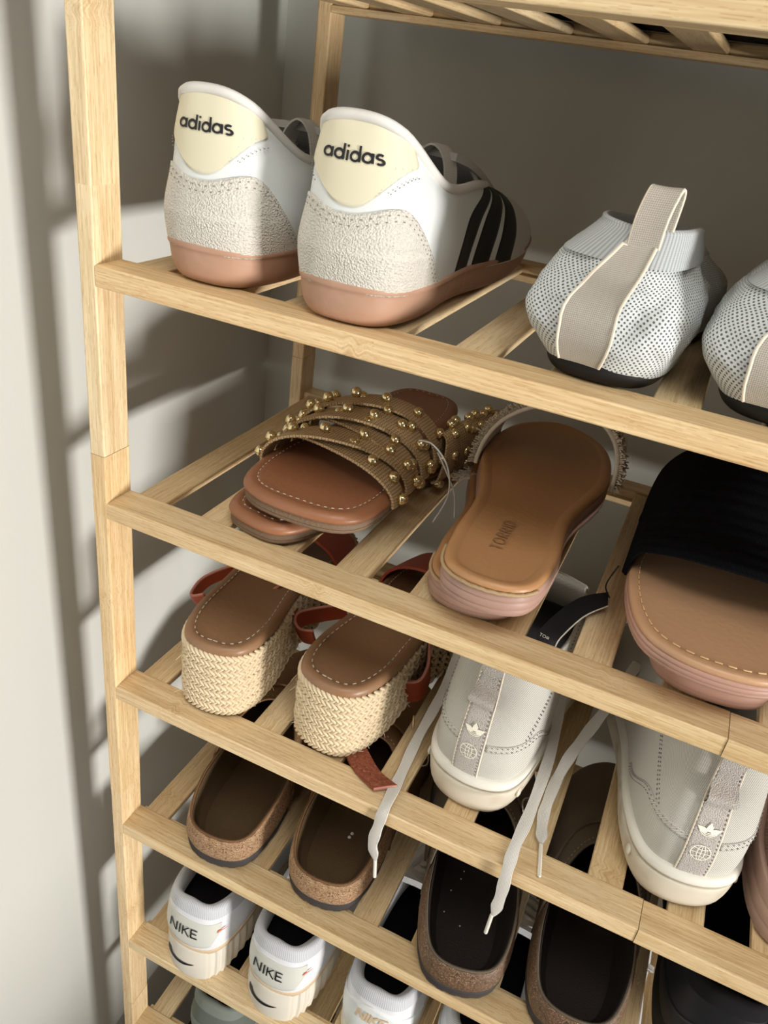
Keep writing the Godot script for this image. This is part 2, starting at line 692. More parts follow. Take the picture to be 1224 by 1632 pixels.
func make_materials():
	var grain := noise_tex(512, 0.035, FastNoiseLite.TYPE_SIMPLEX_SMOOTH, 5, 2)
	var fine := noise_tex(512, 0.12, FastNoiseLite.TYPE_SIMPLEX_SMOOTH, 3, 9)
	var lump := noise_tex(256, 0.02, FastNoiseLite.TYPE_SIMPLEX_SMOOTH, 3, 4)
	# bamboo, six tones of the same stock
	var bt := bamboo_texture()
	var tones := [Color(1, 1, 1), Color(0.97, 0.95, 0.92), Color(1.0, 0.97, 0.93), Color(0.95, 0.94, 0.92), Color(1.0, 0.985, 0.97), Color(0.93, 0.9, 0.86)]
	for k in 6:
		var m := mat(tones[k], 0.42, 0.5)
		m.albedo_texture = bt
		m.uv1_scale = Vector3(1 / 0.8, 1 / 0.1, 1)
		m.uv1_offset = Vector3(0.17 * k, 0.31 * k, 0)
		m.heightmap_enabled = true
		m.heightmap_texture = bt
		m.heightmap_scale = 0.008
		BAM.append(m)
	M.box_cloth = mat(c8(34, 33, 35), 0.95, 0.2)
	M.unseen_cupboard = mat(c8(120, 112, 102), 0.6)
	# walls
	M.wall = mat(c8(203, 203, 197), 0.75, 0.35)
	tri_relief(M.wall, grain, 0.1, 5.0)
	M.dim_grey = mat(c8(96, 94, 90), 0.9)  # for surfaces out of view, kept dark to cut bounced light
	M.glow = mat(Color.WHITE, 0.6)  # glowing face of the lamp out of view overhead
	M.glow.emission_enabled = true
	M.glow.emission = Color(1.0, 0.985, 0.96)
	M.glow.emission_energy_multiplier = 1.0
	M.floor = mat(c8(70, 58, 48), 0.6)
	# woven cell patterns
	var knit := cell_texture(64, func(x: float, y: float) -> Color:
		var best := 9.0
		for c in [[0.25, 0.25], [0.75, 0.75], [1.25, 0.25], [-0.25, 0.75], [0.25, 1.25], [0.75, -0.25]]:
			best = minf(best, Vector2((x - c[0]) * 1.0, (y - c[1]) * 1.15).length())
		var s := smoothstep(0.13, 0.24, best)
		return Color(1, 1, 1) * lerpf(0.5, 1.0, s))
	M.knit = mat(c8(206, 210, 211), 0.85, 0.3)
	M.knit.albedo_texture = knit
	relief(M.knit, knit, 0.7, Vector2(1 / 0.0027, 1 / 0.0025))
	var ribs := cell_texture(32, func(x: float, y: float) -> Color:
		return Color(1, 1, 1) * (0.8 + 0.2 * absf(sin(x * PI * 2.0)) - 0.04 * absf(sin(y * PI * 4))))
	M.knit_rib = mat(c8(192, 196, 198), 0.85, 0.3)
	M.knit_rib.albedo_texture = ribs
	relief(M.knit_rib, ribs, 0.6, Vector2(1 / 0.0032, 1 / 0.004))
	var weave := cell_texture(64, func(x: float, y: float) -> Color:
		var o := (int(x * 2) + int(y * 2)) % 2
		var s := absf(sin(x * TAU)) if o else absf(sin(y * TAU))
		return Color(1, 1, 1) * (0.7 + 0.3 * s))
	var twill := cell_texture(64, func(x: float, y: float) -> Color:
		var s := 0.5 + 0.5 * sin((x + y) * TAU * 2.0)
		return Color(1, 1, 1) * (0.72 + 0.28 * s))
	M.webbing = mat(c8(190, 182, 170), 0.6, 0.4)
	M.webbing.albedo_texture = weave
	relief(M.webbing, weave, 0.25, Vector2(1 / 0.0018, 1 / 0.0018))
	M.canvas = mat(c8(226, 223, 215), 0.85, 0.3)
	M.canvas.albedo_texture = twill
	relief(M.canvas, twill, 0.35, Vector2(1 / 0.0026, 1 / 0.0026))
	M.lace = mat(c8(238, 234, 228), 0.85, 0.3)
	M.lace.albedo_texture = weave
	relief(M.lace, weave, 0.3, Vector2(1 / 0.0016, 1 / 0.0016))
	# suede, leathers, rubber
	M.suede = mat(c8(214, 209, 200), 0.95, 0.2)
	tri_relief(M.suede, fine, 1.6, 12.0)
	M.suede.rim_enabled = true
	M.suede.rim = 0.3
	M.suede_grey = mat(c8(200, 193, 187), 0.95, 0.2)
	tri_relief(M.suede_grey, fine, 1.2, 18.0)
	M.white_leather = mat(c8(222, 226, 226), 0.45, 0.45)
	tri_relief(M.white_leather, grain, 0.12, 10.0)
	M.cream = mat(c8(222, 215, 190), 0.5, 0.4)
	M.binding = mat(c8(220, 218, 214), 0.7, 0.3)
	M.lining = mat(c8(196, 196, 196), 0.9, 0.2)
	M.lining_dark = mat(c8(30, 29, 31), 0.9, 0.2)
	M.gum = mat(c8(180, 142, 120), 0.55, 0.45)
	tri_relief(M.gum, lump, 0.5, 12.0)
	M.black = mat(c8(22, 23, 28), 0.5, 0.45)
	M.black_rubber = mat(c8(24, 24, 27), 0.6, 0.4)
	M.thread = mat(c8(222, 212, 196), 0.8, 0.3)
	M.thread_tan = mat(c8(176, 150, 116), 0.8, 0.3)
	M.thread_gold = mat(c8(214, 178, 132), 0.55, 0.5)
	M.thread_grey = mat(c8(150, 142, 138), 0.9, 0.2)
	# sandals
	M.tan = mat(c8(150, 100, 70), 0.42, 0.5)
	tri_relief(M.tan, grain, 0.18, 9.0)
	M.tan_slide = mat(c8(178, 132, 90), 0.42, 0.5)
	tri_relief(M.tan_slide, grain, 0.15, 9.0)
	M.tan_light = mat(c8(190, 148, 114), 0.4, 0.5)
	tri_relief(M.tan_light, grain, 0.15, 9.0)
	M.tan_brown = mat(c8(148, 112, 82), 0.42, 0.5)
	tri_relief(M.tan_brown, grain, 0.18, 9.0)
	M.stack = mat(c8(120, 98, 78), 0.7, 0.4)
	tri_relief(M.stack, grain, 0.4, 20.0)
	M.pink_sole = mat(c8(172, 138, 124), 0.5, 0.45)
	M.rose_sole = mat(c8(180, 140, 124), 0.5, 0.45)
	M.outsole = mat(c8(92, 88, 84), 0.7, 0.3)
	var raf := cell_texture(64, func(x: float, y: float) -> Color:
		var o := (int(x * 2) + int(y * 2)) % 2
		var s := absf(sin(x * TAU)) if o else absf(sin(y * TAU))
		return Color(1.0, 0.97, 0.92) * (0.5 + 0.5 * s))
	M.raffia = mat(c8(218, 192, 156), 0.7, 0.4)
	M.raffia.albedo_texture = raf
	relief(M.raffia, raf, 0.6, Vector2(1 / 0.0044, 1 / 0.0044))
	M.raffia_back = mat(c8(196, 166, 140), 0.8, 0.3)
	M.gold = mat(c8(232, 216, 174), 0.16, 0.5)
	M.gold.metallic = 1.0
	M.silver = mat(c8(200, 198, 194), 0.2, 0.5)
	M.silver.metallic = 1.0
	M.clear_cord = mat(c8(206, 206, 206), 0.25, 0.6)
	M.white_strap = mat(c8(226, 214, 202), 0.8, 0.3)
	tri_relief(M.white_strap, fine, 0.8, 14.0)
	M.fray = mat(c8(228, 216, 200), 0.9, 0.2)
	M.corduroy = mat(c8(16, 16, 19), 0.95, 0.15)
	relief(M.corduroy, weave, 0.4, Vector2(1 / 0.0025, 1 / 0.0025))
	M.jute = mat(c8(222, 203, 172), 0.85, 0.3)
	M.jute_dark = mat(c8(206, 178, 138), 0.85, 0.3)
	M.jute_core = mat(c8(134, 108, 76), 0.9, 0.2)
	M.red_strap = mat(c8(168, 72, 46), 0.5, 0.45)
	tri_relief(M.red_strap, grain, 0.2, 14.0)
	M.rust_inner = mat(c8(150, 92, 78), 0.9, 0.2)
	tri_relief(M.rust_inner, fine, 0.8, 20.0)
	M.pink_edge = mat(c8(206, 142, 128), 0.7, 0.3)
	M.rust_speck = mat(Color.WHITE, 0.9, 0.2)
	M.rust_speck.albedo_texture = speck_texture(Vector3(112, 62, 46), Vector3(140, 82, 62), Vector3(176, 122, 98), 0.09, 21, 256)
	M.rust_speck.uv1_scale = Vector3(30, 30, 1)
	# canvas sneakers
	M.white_rubber = mat(c8(212, 206, 194), 0.5, 0.45)
	tri_relief(M.white_rubber, lump, 0.3, 7.0)
	var scuffs := noise_tex(512, 0.008, FastNoiseLite.TYPE_SIMPLEX_SMOOTH, 3, 17)
	var si := scuffs.get_image()
	M.white_rubber.albedo_texture = cell_texture(256, func(x: float, y: float) -> Color:
		var g := si.get_pixel(int(x * 511), int(y * 511)).r
		return Color(1.0, 0.99, 0.97).lerp(Color(0.84, 0.79, 0.72), smoothstep(0.5, 1.0, g)))
	M.white_edge = mat(c8(226, 222, 212), 0.5, 0.45)
	M.emblem = mat(c8(248, 242, 226), 0.5, 0.4)
	M.scuff = mat(c8(196, 186, 168), 0.8, 0.3)
	# clogs
	M.cork = mat(Color.WHITE, 0.75, 0.4)
	M.cork.albedo_texture = speck_texture(Vector3(92, 66, 46), Vector3(166, 132, 100), Vector3(226, 202, 172), 0.075, 3)
	relief(M.cork, M.cork.albedo_texture, 0.4, Vector2(34, 34))
	M.cork_dark = mat(Color.WHITE, 0.5, 0.5)
	M.cork_dark.albedo_texture = speck_texture(Vector3(54, 38, 28), Vector3(110, 82, 60), Vector3(206, 178, 148), 0.075, 13)
	relief(M.cork_dark, M.cork_dark.albedo_texture, 0.4, Vector2(34, 34))
	M.clog_sole = mat(c8(62, 58, 58), 0.7, 0.35)
	M.clog_bed = mat(c8(92, 74, 54), 0.95, 0.15)
	tri_relief(M.clog_bed, fine, 0.6, 14.0)
	M.clog_upper = mat(c8(122, 92, 66), 0.95, 0.15)
	tri_relief(M.clog_upper, fine, 0.6, 14.0)
	M.dark_bed = mat(c8(38, 31, 28), 0.6, 0.35)
	tri_relief(M.dark_bed, fine, 0.3, 10.0)
	M.dark_upper = mat(c8(104, 92, 78), 0.7, 0.3)
	tri_relief(M.dark_upper, fine, 0.4, 14.0)
	M.taupe = mat(c8(132, 104, 90), 0.65, 0.4)
	M.taupe_edge = mat(c8(176, 146, 132), 0.55, 0.4)
	# white trainers
	M.trainer_white = mat(c8(222, 223, 228), 0.5, 0.4)
	tri_relief(M.trainer_white, grain, 0.2, 10.0)
	M.trainer_sole = mat(c8(218, 211, 198), 0.55, 0.4)
	M.trainer_tan = mat(c8(206, 182, 152), 0.6, 0.4)
	M.trainer_grey = mat(c8(206, 206, 198), 0.5, 0.4)
	M.trainer_mesh = mat(c8(216, 218, 224), 0.85, 0.3)
	M.trainer_mesh.albedo_texture = ribs
	relief(M.trainer_mesh, ribs, 0.15, Vector2(1 / 0.003, 1 / 0.003))
	M.orange = mat(c8(228, 120, 92), 0.5, 0.4)
	M.sage = mat(c8(104, 111, 104), 0.7, 0.35)
	tri_relief(M.sage, grain, 0.2, 10.0)
	M.sage_pale = mat(c8(124, 131, 124), 0.7, 0.35)


# ------------------------------------------------------------------ room
func structure(called: String, m: MB, mt: Material, label: String, category: String):
	var o := MeshInstance3D.new()
	o.mesh = m.mesh()
	o.material_override = mt
	o.name = called
	o.set_meta("kind", "structure")
	tag(o, label, category)
	add_child(o)
	return o


func room():
	var x1 := 5.0
	var z1 := 3.4
	var hh := 2.5
	structure("wall_left", MB.new().box(Vector3(WALL_X - 0.1, 0, WALL_Z - 0.1), Vector3(WALL_X, hh, z1 + 0.1)), M.wall, "pale greige painted wall close beside the end of the shoe rack", "wall")
	structure("wall_back", MB.new().box(Vector3(WALL_X, 0, WALL_Z - 0.1), Vector3(x1 + 0.1, hh, WALL_Z)), M.wall, "shaded greige painted wall behind the shoe rack", "wall")
	structure("floor", MB.new().box(Vector3(WALL_X - 0.1, -0.1, WALL_Z - 0.1), Vector3(x1 + 0.1, 0, z1 + 0.1)), M.floor, "warm brown floor under the shoe rack", "floor")
	structure("ceiling", MB.new().box(Vector3(WALL_X - 0.1, hh, WALL_Z - 0.1), Vector3(x1 + 0.1, hh + 0.1, z1 + 0.1)), M.dim_grey, "unseen dark grey ceiling above the shoe rack", "ceiling")
	# right wall, out of view, its window opening placed for the side light
	var m := MB.new()
	var wy0 := 0.25
	var wy1 := 0.95
	var wz0 := 1.34
	var wz1 := 2.26
	m.box(Vector3(x1, 0, WALL_Z), Vector3(x1 + 0.1, wy0, z1))
	m.box(Vector3(x1, wy1, WALL_Z), Vector3(x1 + 0.1, hh, z1))
	m.box(Vector3(x1, wy0, WALL_Z), Vector3(x1 + 0.1, wy1, wz0))
	m.box(Vector3(x1, wy0, wz1), Vector3(x1 + 0.1, wy1, z1))
	structure("wall_right", m, M.dim_grey, "unseen dark grey wall, its low window placed to light the rack's end", "wall")
	m = MB.new().box(Vector3(WALL_X, 0, z1), Vector3(x1 + 0.1, hh, z1 + 0.1))
	structure("wall_front", m, M.dim_grey, "unseen dark grey wall across the room from the rack", "wall")


func unseen_ceiling_lamp():  # out of view, placed to light rail tops and heels from above
	var t := thing("unseen_ceiling_lamp", "unseen flat ceiling lamp placed to light the rack from above", "lamp", Vector3(0.7, 2.5, 0.8))
	part(t, "frame", MB.new().box(Vector3(-0.47, -0.05, -0.32), Vector3(0.47, -0.001, 0.32)), M.dim_grey)
	part(t, "diffuser", MB.new().box(Vector3(-0.45, -0.056, -0.30), Vector3(0.45, -0.0505, 0.30)), M.glow)


func unseen_cupboard():  # out of view, placed to keep side light off the back wall
	var t := thing("unseen_cupboard", "unseen tall grey-brown cupboard beside the far end of the shoe rack", "unseen_cupboard", Vector3(0.83, 0, WALL_Z + 0.004))
	part(t, "body", MB.new().box(Vector3(0, 0.001, 0), Vector3(0.8, 2.0, 0.22)), M.unseen_cupboard)
	for k in 2:
		var d := part(t, "door", MB.new().box(Vector3(0.002 + 0.4 * k, 0.06, 0.221), Vector3(0.398 + 0.4 * k, 1.99, 0.240)), M.unseen_cupboard)
		part(d, "handle", MB.new().tube(PackedVector3Array([Vector3(0.36 + 0.08 * k, 0.95, 0.255), Vector3(0.36 + 0.08 * k, 1.1, 0.255)]), 0.006, 8), M.silver)


func blocking_bench():  # out of view, placed to block low window light from the lower shelves
	var t := thing("unseen_bench", "unseen low grey-brown bench on the floor away from the rack", "blocking_bench", Vector3(1.6, 0, 0.3))
	part(t, "body", MB.new().box(Vector3(0.01, 0.001, 0.01), Vector3(0.99, 0.41, 0.89)), M.unseen_cupboard)
	part(t, "top", MB.new().box(Vector3(0, 0.411, 0), Vector3(1.0, 0.45, 0.9)), M.unseen_cupboard)


func light_block_boxes():  # mostly out of view, placed to keep lamp light off the back wall
	var names := ["black cloth light-blocking box over the gum-soled sneakers, on the top shelf", "black cloth light-blocking box over the knitted shoes, on the top shelf", "black cloth light-blocking box at the far end of the top shelf"]
	for k in 3:
		var t := thing("light_block_box", names[k], "box", at_shelf(0, 0.012 + 0.256 * k, -0.262), 0.0, "black light-blocking boxes on the top shelf")
		part(t, "body", MB.new().box(Vector3(0, 0, 0), Vector3(0.248, 0.115, 0.225)), M.box_cloth)
		part(t, "lid", MB.new().box(Vector3(-0.001, 0.1152, -0.001), Vector3(0.249, 0.132, 0.226)), M.box_cloth)
		part(t, "handle", MB.new().tube(smooth([Vector3(0.09, 0.06, 0.226), Vector3(0.10, 0.052, 0.238), Vector3(0.148, 0.052, 0.238), Vector3(0.158, 0.06, 0.226)], 12), 0.003, 6), M.box_cloth)


# ------------------------------------------------------------------ rack
func rack():
	var r := thing("shoe_rack", "pale bamboo shoe rack with slatted shelves standing in the wall corner", "shoe rack", Vector3(0, 0, 0))
	var post_x := [-POST_W, RACK]
	var cuts := [0.0, Y0 - 1.05, Y0 - 0.74, Y0 - 0.43, Y0 - 0.12, Y0 + 0.19, Y0 + 0.5]
	for px in post_x:
		for pz in [0.0, -DEEP + RAIL_D]:
			for k in cuts.size() - 1:
				var lift := 0.0003 * (k % 2)
				var m := MB.new()
				# a bar along x stood upright: x -> y
				m.xf = Transform3D(Basis(Vector3(0, 1, 0), Vector3(-1, 0, 0), Vector3(0, 0, 1)), Vector3.ZERO)
				m.beam(cuts[k + 1] - cuts[k] - 0.0003, POST_W + lift, RAIL_D + lift, 0.0013, Vector2(rng.randf() * 3, rng.randf() * 3))
				var o := part(r, "post", m, BAM[rng.randi() % 5])
				o.position = Vector3(px - lift / 2, cuts[k], pz + lift / 2)
	var tops: Array = [0.31]
	tops.append_array(SHELF)
	for s in tops:
		var y: float = Y0 + s
		for piece in 2:
			var len := RACK / 2 - 0.0002
			var x := piece * (RACK / 2 + 0.0002)
			var m := MB.new().beam(len, RAIL_H, RAIL_D, 0.0012, Vector2(rng.randf() * 3, rng.randf() * 3))
			var o := part(r, "front_rail", m, BAM[rng.randi() % 5])
			o.position = Vector3(x, y, 0.0005 if piece else 0.0)
			var lip := MB.new().beam(len, 0.0048, 0.0062, 0.0006, Vector2(rng.randf() * 3, rng.randf() * 3))
			part(o, "ledge", lip, BAM[1]).position = Vector3(0, -RAIL_H + 0.0048, -RAIL_D)
			m = MB.new().beam(len, RAIL_H, RAIL_D - 0.006, 0.0012, Vector2(rng.randf() * 3, rng.randf() * 3))
			o = part(r, "back_rail", m, BAM[rng.randi() % 5])
			o.position = Vector3(x, y, -DEEP + RAIL_D - 0.006)
			lip = MB.new().beam(len, 0.0048, 0.0062, 0.0006, Vector2(rng.randf() * 3, rng.randf() * 3))
			part(o, "ledge", lip, BAM[1]).position = Vector3(0, -RAIL_H + 0.0048, 0.0061)
		for i in 16:
			var x := 0.005 + 0.0503 * i
			if x + 0.0225 > RACK: break
			var m := MB.new()
			# a bar along x laid front to back: x -> -z, depth across
			var ln := DEEP - 2 * RAIL_D + 0.005
			m.xf = Transform3D(Basis(Vector3(0, 0, -1), Vector3(0, 1, 0), Vector3(1, 0, 0)), Vector3.ZERO)
			m.beam(ln, 0.0056, 0.0225, 0.0011, Vector2(rng.randf() * 3, rng.randf() * 3))
			var o := part(r, "slat", m, BAM[rng.randi() % 6])
			o.position = Vector3(x + 0.0225, y - 0.0018, -RAIL_D - 0.0002)


# ------------------------------------------------------------------ white sneakers with gum soles
func upper_set(mb_lining: MB, sh: Shell, deep: float, gap := 0.0045) -> Shell:
	# an inner face that hangs from the top ring of a shoe, with a footbed at its bottom
	var l := Shell.new()
	var k := sh.rings.size()
	l.rings.append(sh.rings[k - 1])
	l.rings.append(inset(sh.rings[k - 1], 0.0022, -0.002))
	for i in range(k - 2, -1, -1): l.rings.append(inset(sh.rings[i], gap, deep if i == 0 else 0.0))
	shell(mb_lining, l, 72, 14)
	cap(mb_lining, l.rings[-1], true, 30)
	return l


func sneaker_gum() -> Node3D:
	var t := thing("sneaker", "", "sneaker", at_shelf(1, 0.148, -0.004), 0.0, "white sneakers with gum soles")
	var F := [0.0, 0.010, 0.045, 0.105, 0.175, 0.235, 0.262]
	var W := [0.0, 0.0255, 0.0345, 0.0335, 0.0425, 0.035, 0.0]
	var up := [0.0, 0.0, 0.0, 0.0, 0.001, 0.005, 0.010]
	var y := func(a: float, s := 1.0) -> Array:
		var o := []
		for k in 7: o.append(a * (1.0 - 0.02 * k * s) + up[k])
		return o
	part(t, "sole", slab(F, W, [[y.call(0.0), 0.0095], [y.call(0.0012), 0.0062], [y.call(0.006), 0.0026], [y.call(0.013), 0.0010], [y.call(0.0185), 0.0002], [y.call(0.0188), -0.0006], [y.call(0.0212), -0.0006], [y.call(0.0218), 0.0004], [y.call(0.0219), 0.003]]), M.gum)
	var sh := Shell.new()
	sh.rings = [
		ring([0.002, 0.011, 0.046, 0.105, 0.175, 0.234, 0.259], [0, 0.0252, 0.0335, 0.0325, 0.0435, 0.0345, 0], [0.018, 0.018, 0.018, 0.017, 0.0175, 0.02, 0.024]),
		ring([-0.0015, 0.010, 0.046, 0.105, 0.175, 0.232, 0.255], [0, 0.0272, 0.0355, 0.0325, 0.0425, 0.033, 0], [0.036, 0.036, 0.036, 0.034, 0.032, 0.032, 0.034]),
		ring([0.0035, 0.013, 0.048, 0.106, 0.172, 0.222, 0.238], [0, 0.0252, 0.034, 0.0305, 0.036, 0.025, 0], [0.056, 0.056, 0.052, 0.049, 0.046, 0.044, 0.043]),
		ring([0.008, 0.017, 0.052, 0.110, 0.166, 0.207, 0.217], [0, 0.0235, 0.0325, 0.029, 0.027, 0.017, 0], [0.076, 0.075, 0.061, 0.058, 0.055, 0.050, 0.047], [-0.002, -0.002, 0, 0, 0, 0, 0]),
		ring([0.0135, 0.020, 0.057, 0.112, 0.158, 0.19, 0.197], [0, 0.0205, 0.030, 0.027, 0.019, 0.012, 0], [0.096, 0.0905, 0.067, 0.064, 0.06, 0.053, 0.05], [-0.003, -0.003, -0.001, 0, 0, 0, 0]),
	]
	part(t, "upper", shell(MB.new(), sh, 120, 28), M.white_leather)
	var li := MB.new()
	upper_set(li, sh, 0.004)
	part(t, "lining", li, M.lining)
	# suede round the heel
	var top := func(q: float) -> float:      # q: 0 at the heel seam, 1 at the front end
		return 0.47 + 0.06 * smoothstep(0.05, 0.4, q) - 0.53 * smoothstep(0.42, 1.02, q)
	var cs := MB.new()
	patch(cs, sh, func(a: float, b: float) -> Vector2: return Vector2((a - 0.5) * 0.40, b * top.call(absf(2 * a - 1))), 90, 22, 0.0011)
	part(t, "heel_counter", cs, M.suede)
	var st := MB.new()
	for row in 2:
		var c := PackedVector3Array()
		for i in 121:
			var a := i / 120.0
			var u := (a - 0.5) * 0.37
			var v: float = top.call(absf(2 * a - 1) * 0.37 / 0.40) - 0.03 - 0.035 * row
			c.append(sh.at(u, maxf(v, 0.01)) + sh.nrm(u, maxf(v, 0.01)) * 0.0011)
		stitches(st, c, 0.0012, 0.0016, 0.00035)
	# cream heel tab with its lettering
	var tb := MB.new()
	var low := func(q: float) -> float: return 0.51 + 0.24 * pow(q, 2.4)
	patch(tb, sh, func(a: float, b: float) -> Vector2:
		var q := absf(2 * a - 1)
		var wide := lerpf(0.118, 0.098, b) * (1.0 - 0.42 * pow(1.0 - b, 5.0))
		return Vector2((2 * a - 1) * wide, lerpf(low.call(q), 0.955, b)), 36, 20, 0.0009)
	var tab := part(t, "heel_tab", tb, M.cream)
	var lt := MB.new()
	strokes(lt, word("adidas", 0.0069, 0.98), 0.00118, on_shell(sh, 0.0, 0.785, 0.0014))
	part(tab, "lettering", lt, M.black)
	for s in [-1, 1]:
		var c := PackedVector3Array()
		for i in 12:
			var u: float = s * lerpf(0.062, 0.112, i / 11.0)
			var v := lerpf(0.60, 0.77, i / 11.0)
			c.append(sh.at(u, v) + sh.nrm(u, v) * 0.0013)
		stitches(st, c, 0.0011, 0.0012, 0.0003)
	part(t, "stitching", st, M.thread_grey)
	# padded edge of the opening
	var e := PackedVector3Array()
	for i in 96: e.append(sh.at(i / 96.0, 0.985))
	part(t, "collar_binding", MB.new().tube(e, 0.0027, 8, true), M.binding)
	# three stripes on each side
	for s in [-1, 1]:
		for k in 3:
			var m := MB.new()
			patch(m, sh, func(a: float, b: float) -> Vector2:
				var u := 0.222 + 0.0355 * k + 0.0255 * a + 0.072 * pow(b, 1.6) - 0.006 * k * b
				return Vector2(s * u, lerpf(0.02, 0.97, b)), 6, 26, 0.0004)
			part(t, "side_stripe", m, M.black)
	# tongue and laces
	var tl := smooth([Vector3(-0.02, 0.050, -0.185), Vector3(-0.023, 0.062, -0.15), Vector3(-0.023, 0.073, -0.115), Vector3(-0.02, 0.078, -0.092)], 16)
	var tr := smooth([Vector3(0.02, 0.050, -0.185), Vector3(0.023, 0.062, -0.15), Vector3(0.023, 0.073, -0.115), Vector3(0.02, 0.078, -0.092)], 16)
	part(t, "tongue", MB.new().strip(tl, tr, 0.004), M.lining)
	for k in 5:
		var z := -0.118 - 0.015 * k
		var yy := 0.072 - 0.0042 * k
		var a := smooth([Vector3(-0.026 + 0.002 * k, yy - 0.010, z), Vector3(-0.012, yy + 0.004, z - 0.001), Vector3(0.012, yy + 0.004, z - 0.003), Vector3(0.026 - 0.002 * k, yy - 0.010, z - 0.004)], 14)
		var b := PackedVector3Array()
		for q in a: b.append(q + Vector3(0, -0.0015, -0.007))
		part(t, "lace", MB.new().strip(a, b, 0.0012, 3), M.lace)
	# elastic loop standing up out of the opening
	var l1 := smooth([Vector3(-0.006, 0.055, -0.088), Vector3(-0.002, 0.074, -0.086), Vector3(0.006, 0.083, -0.086), Vector3(0.0135, 0.079, -0.086), Vector3(0.017, 0.068, -0.086), Vector3(0.0175, 0.054, -0.086)], 24)
	var l2 := PackedVector3Array()
	for q in l1: l2.append(q + Vector3(0.003, -0.0008, -0.011))
	part(t, "pull_loop", MB.new().strip(l1, l2, 0.0012, 4), M.lace)
	return t


# ------------------------------------------------------------------ grey knitted slip-on shoes
func knit_shoe() -> Node3D:
	var t := thing("knit_shoe", "", "shoe", at_shelf(1, 0.278, -0.016), -2.0, "grey knitted slip-on shoes")
	var F := [0.0, 0.010, 0.045, 0.105, 0.170, 0.225, 0.246]
	var W := [0.0, 0.024, 0.031, 0.031, 0.041, 0.033, 0.0]
	part(t, "sole", slab(F, W, [[0.0, 0.005], [0.0015, 0.0025], [0.006, 0.0], [0.011, 0.0015]]), M.black_rubber)
	var sh := Shell.new()
	sh.rings = [
		ring([0.001, 0.011, 0.045, 0.105, 0.170, 0.224, 0.245], [0, 0.0245, 0.0315, 0.0315, 0.041, 0.032, 0], 0.0065),
		ring([-0.006, 0.005, 0.045, 0.105, 0.170, 0.224, 0.244], [0, 0.029, 0.037, 0.036, 0.0405, 0.032, 0], [0.021, 0.021, 0.021, 0.02, 0.019, 0.018, 0.017], [0, -0.002, -0.001, 0, 0, 0, 0], [0, 0.034, 0.042, 0.038, 0.0405, 0.032, 0]),
		ring([-0.004, 0.006, 0.046, 0.104, 0.168, 0.218, 0.236], [0, 0.0285, 0.0375, 0.034, 0.038, 0.028, 0], [0.037, 0.037, 0.037, 0.034, 0.031, 0.027, 0.025], [-0.004, -0.003, 0.0, 0, 0, 0, 0], [0, 0.036, 0.044, 0.038, 0.038, 0.028, 0]),
		ring([0.003, 0.013, 0.048, 0.098, 0.145, 0.18, 0.194], [0, 0.0225, 0.0275, 0.026, 0.026, 0.018, 0], [0.053, 0.053, 0.053, 0.050, 0.045, 0.038, 0.036], [0.0, -0.001, 0.001, 0, 0, 0, 0], [0, 0.029, 0.035, 0.031, 0.027, 0.018, 0]),
		ring([0.007, 0.015, 0.044, 0.082, 0.112, 0.128, 0.132], [0, 0.0150, 0.0190, 0.0185, 0.015, 0.009, 0], [0.068, 0.069, 0.068, 0.064, 0.060, 0.058, 0.057], [0.004, 0.005, 0.006, 0.004, 0.002, 0, 0], [0, 0.019, 0.027, 0.025, 0.018, 0.010, 0]),
	]
	var f := FastNoiseLite.new()
	f.seed = 8
	f.frequency = 1.0
	sh.warp = func(p: Vector3, u: float, v: float) -> Vector3:
		var amp := 0.0034 * sin(clampf(v, 0, 1) * PI)
		var d := f.get_noise_3d(p.x * 26, p.y * 30, p.z * 22) * amp * 2.0 - amp * 0.5
		d -= 0.0035 * exp(-pow((p.x + 0.018 - (0.05 - p.y) * 0.35) / 0.007, 2)) * sin(clampf(v, 0, 1) * PI) * smoothstep(-0.09, 0.0, p.z)
		d -= 0.003 * exp(-pow((p.x - 0.020 + (0.045 - p.y) * 0.5) / 0.008, 2)) * sin(clampf(v, 0, 1) * PI) * smoothstep(-0.09, 0.0, p.z)
		return p + Vector3(p.x, 0, p.z + 0.08).normalized() * d
	part(t, "upper", shell(MB.new(), sh, 140, 36), M.knit)
	# ribbed collar
	var co := Shell.new()
	var r4: PackedVector3Array = sh.rings[4]
	co.rings = [inset(sh.rings[3].duplicate(), 0.0005, 0.004), inset(r4, -0.0008, -0.001), inset(r4, 0.0002, 0.0018), inset(r4, 0.0028, 0.0005), inset(r4, 0.004, -0.02)]
	for k in 12: co.rings[0][k] = sh.rings[3][k].lerp(r4[k], 0.12)
	part(t, "collar", shell(MB.new(), co, 96, 14), M.knit_rib)
	var li := MB.new()
	upper_set(li, sh, 0.006, 0.0115)
	part(t, "lining", li, M.lining_dark)
	# webbing strap up the heel, ending in a loop
	var a := PackedVector3Array()
	var b := PackedVector3Array()
	for i in 15:
		var v := lerpf(0.06, 0.97, i / 14.0)
		var lean := lerpf(-0.0065, 0.004, i / 14.0)
		for s in 2:
			var off := (-0.0092 if s == 0 else 0.0092) + lean
			var u := off / 0.33
			var q := sh.at(u, v)
			q = q + Vector3(q.x * 0.3, 0.0, 0.03).normalized() * (0.0024 + 0.0020 * sin(v * PI))
			if s == 0: a.append(q)
			else: b.append(q)
	part(t, "heel_strap", MB.new().strip(a, b, 0.0016, 6), M.webbing)
	var ta := a[-1]
	var tb := b[-1]
	var lp := [Vector3(0, -0.004, 0.0008), Vector3(0.0005, 0.008, 0.001), Vector3(0.002, 0.017, 0.000), Vector3(0.003, 0.0205, -0.003), Vector3(0.0035, 0.017, -0.0062), Vector3(0.003, 0.006, -0.006), Vector3(0.0025, -0.008, -0.004)]
	var ea := []
	var eb := []
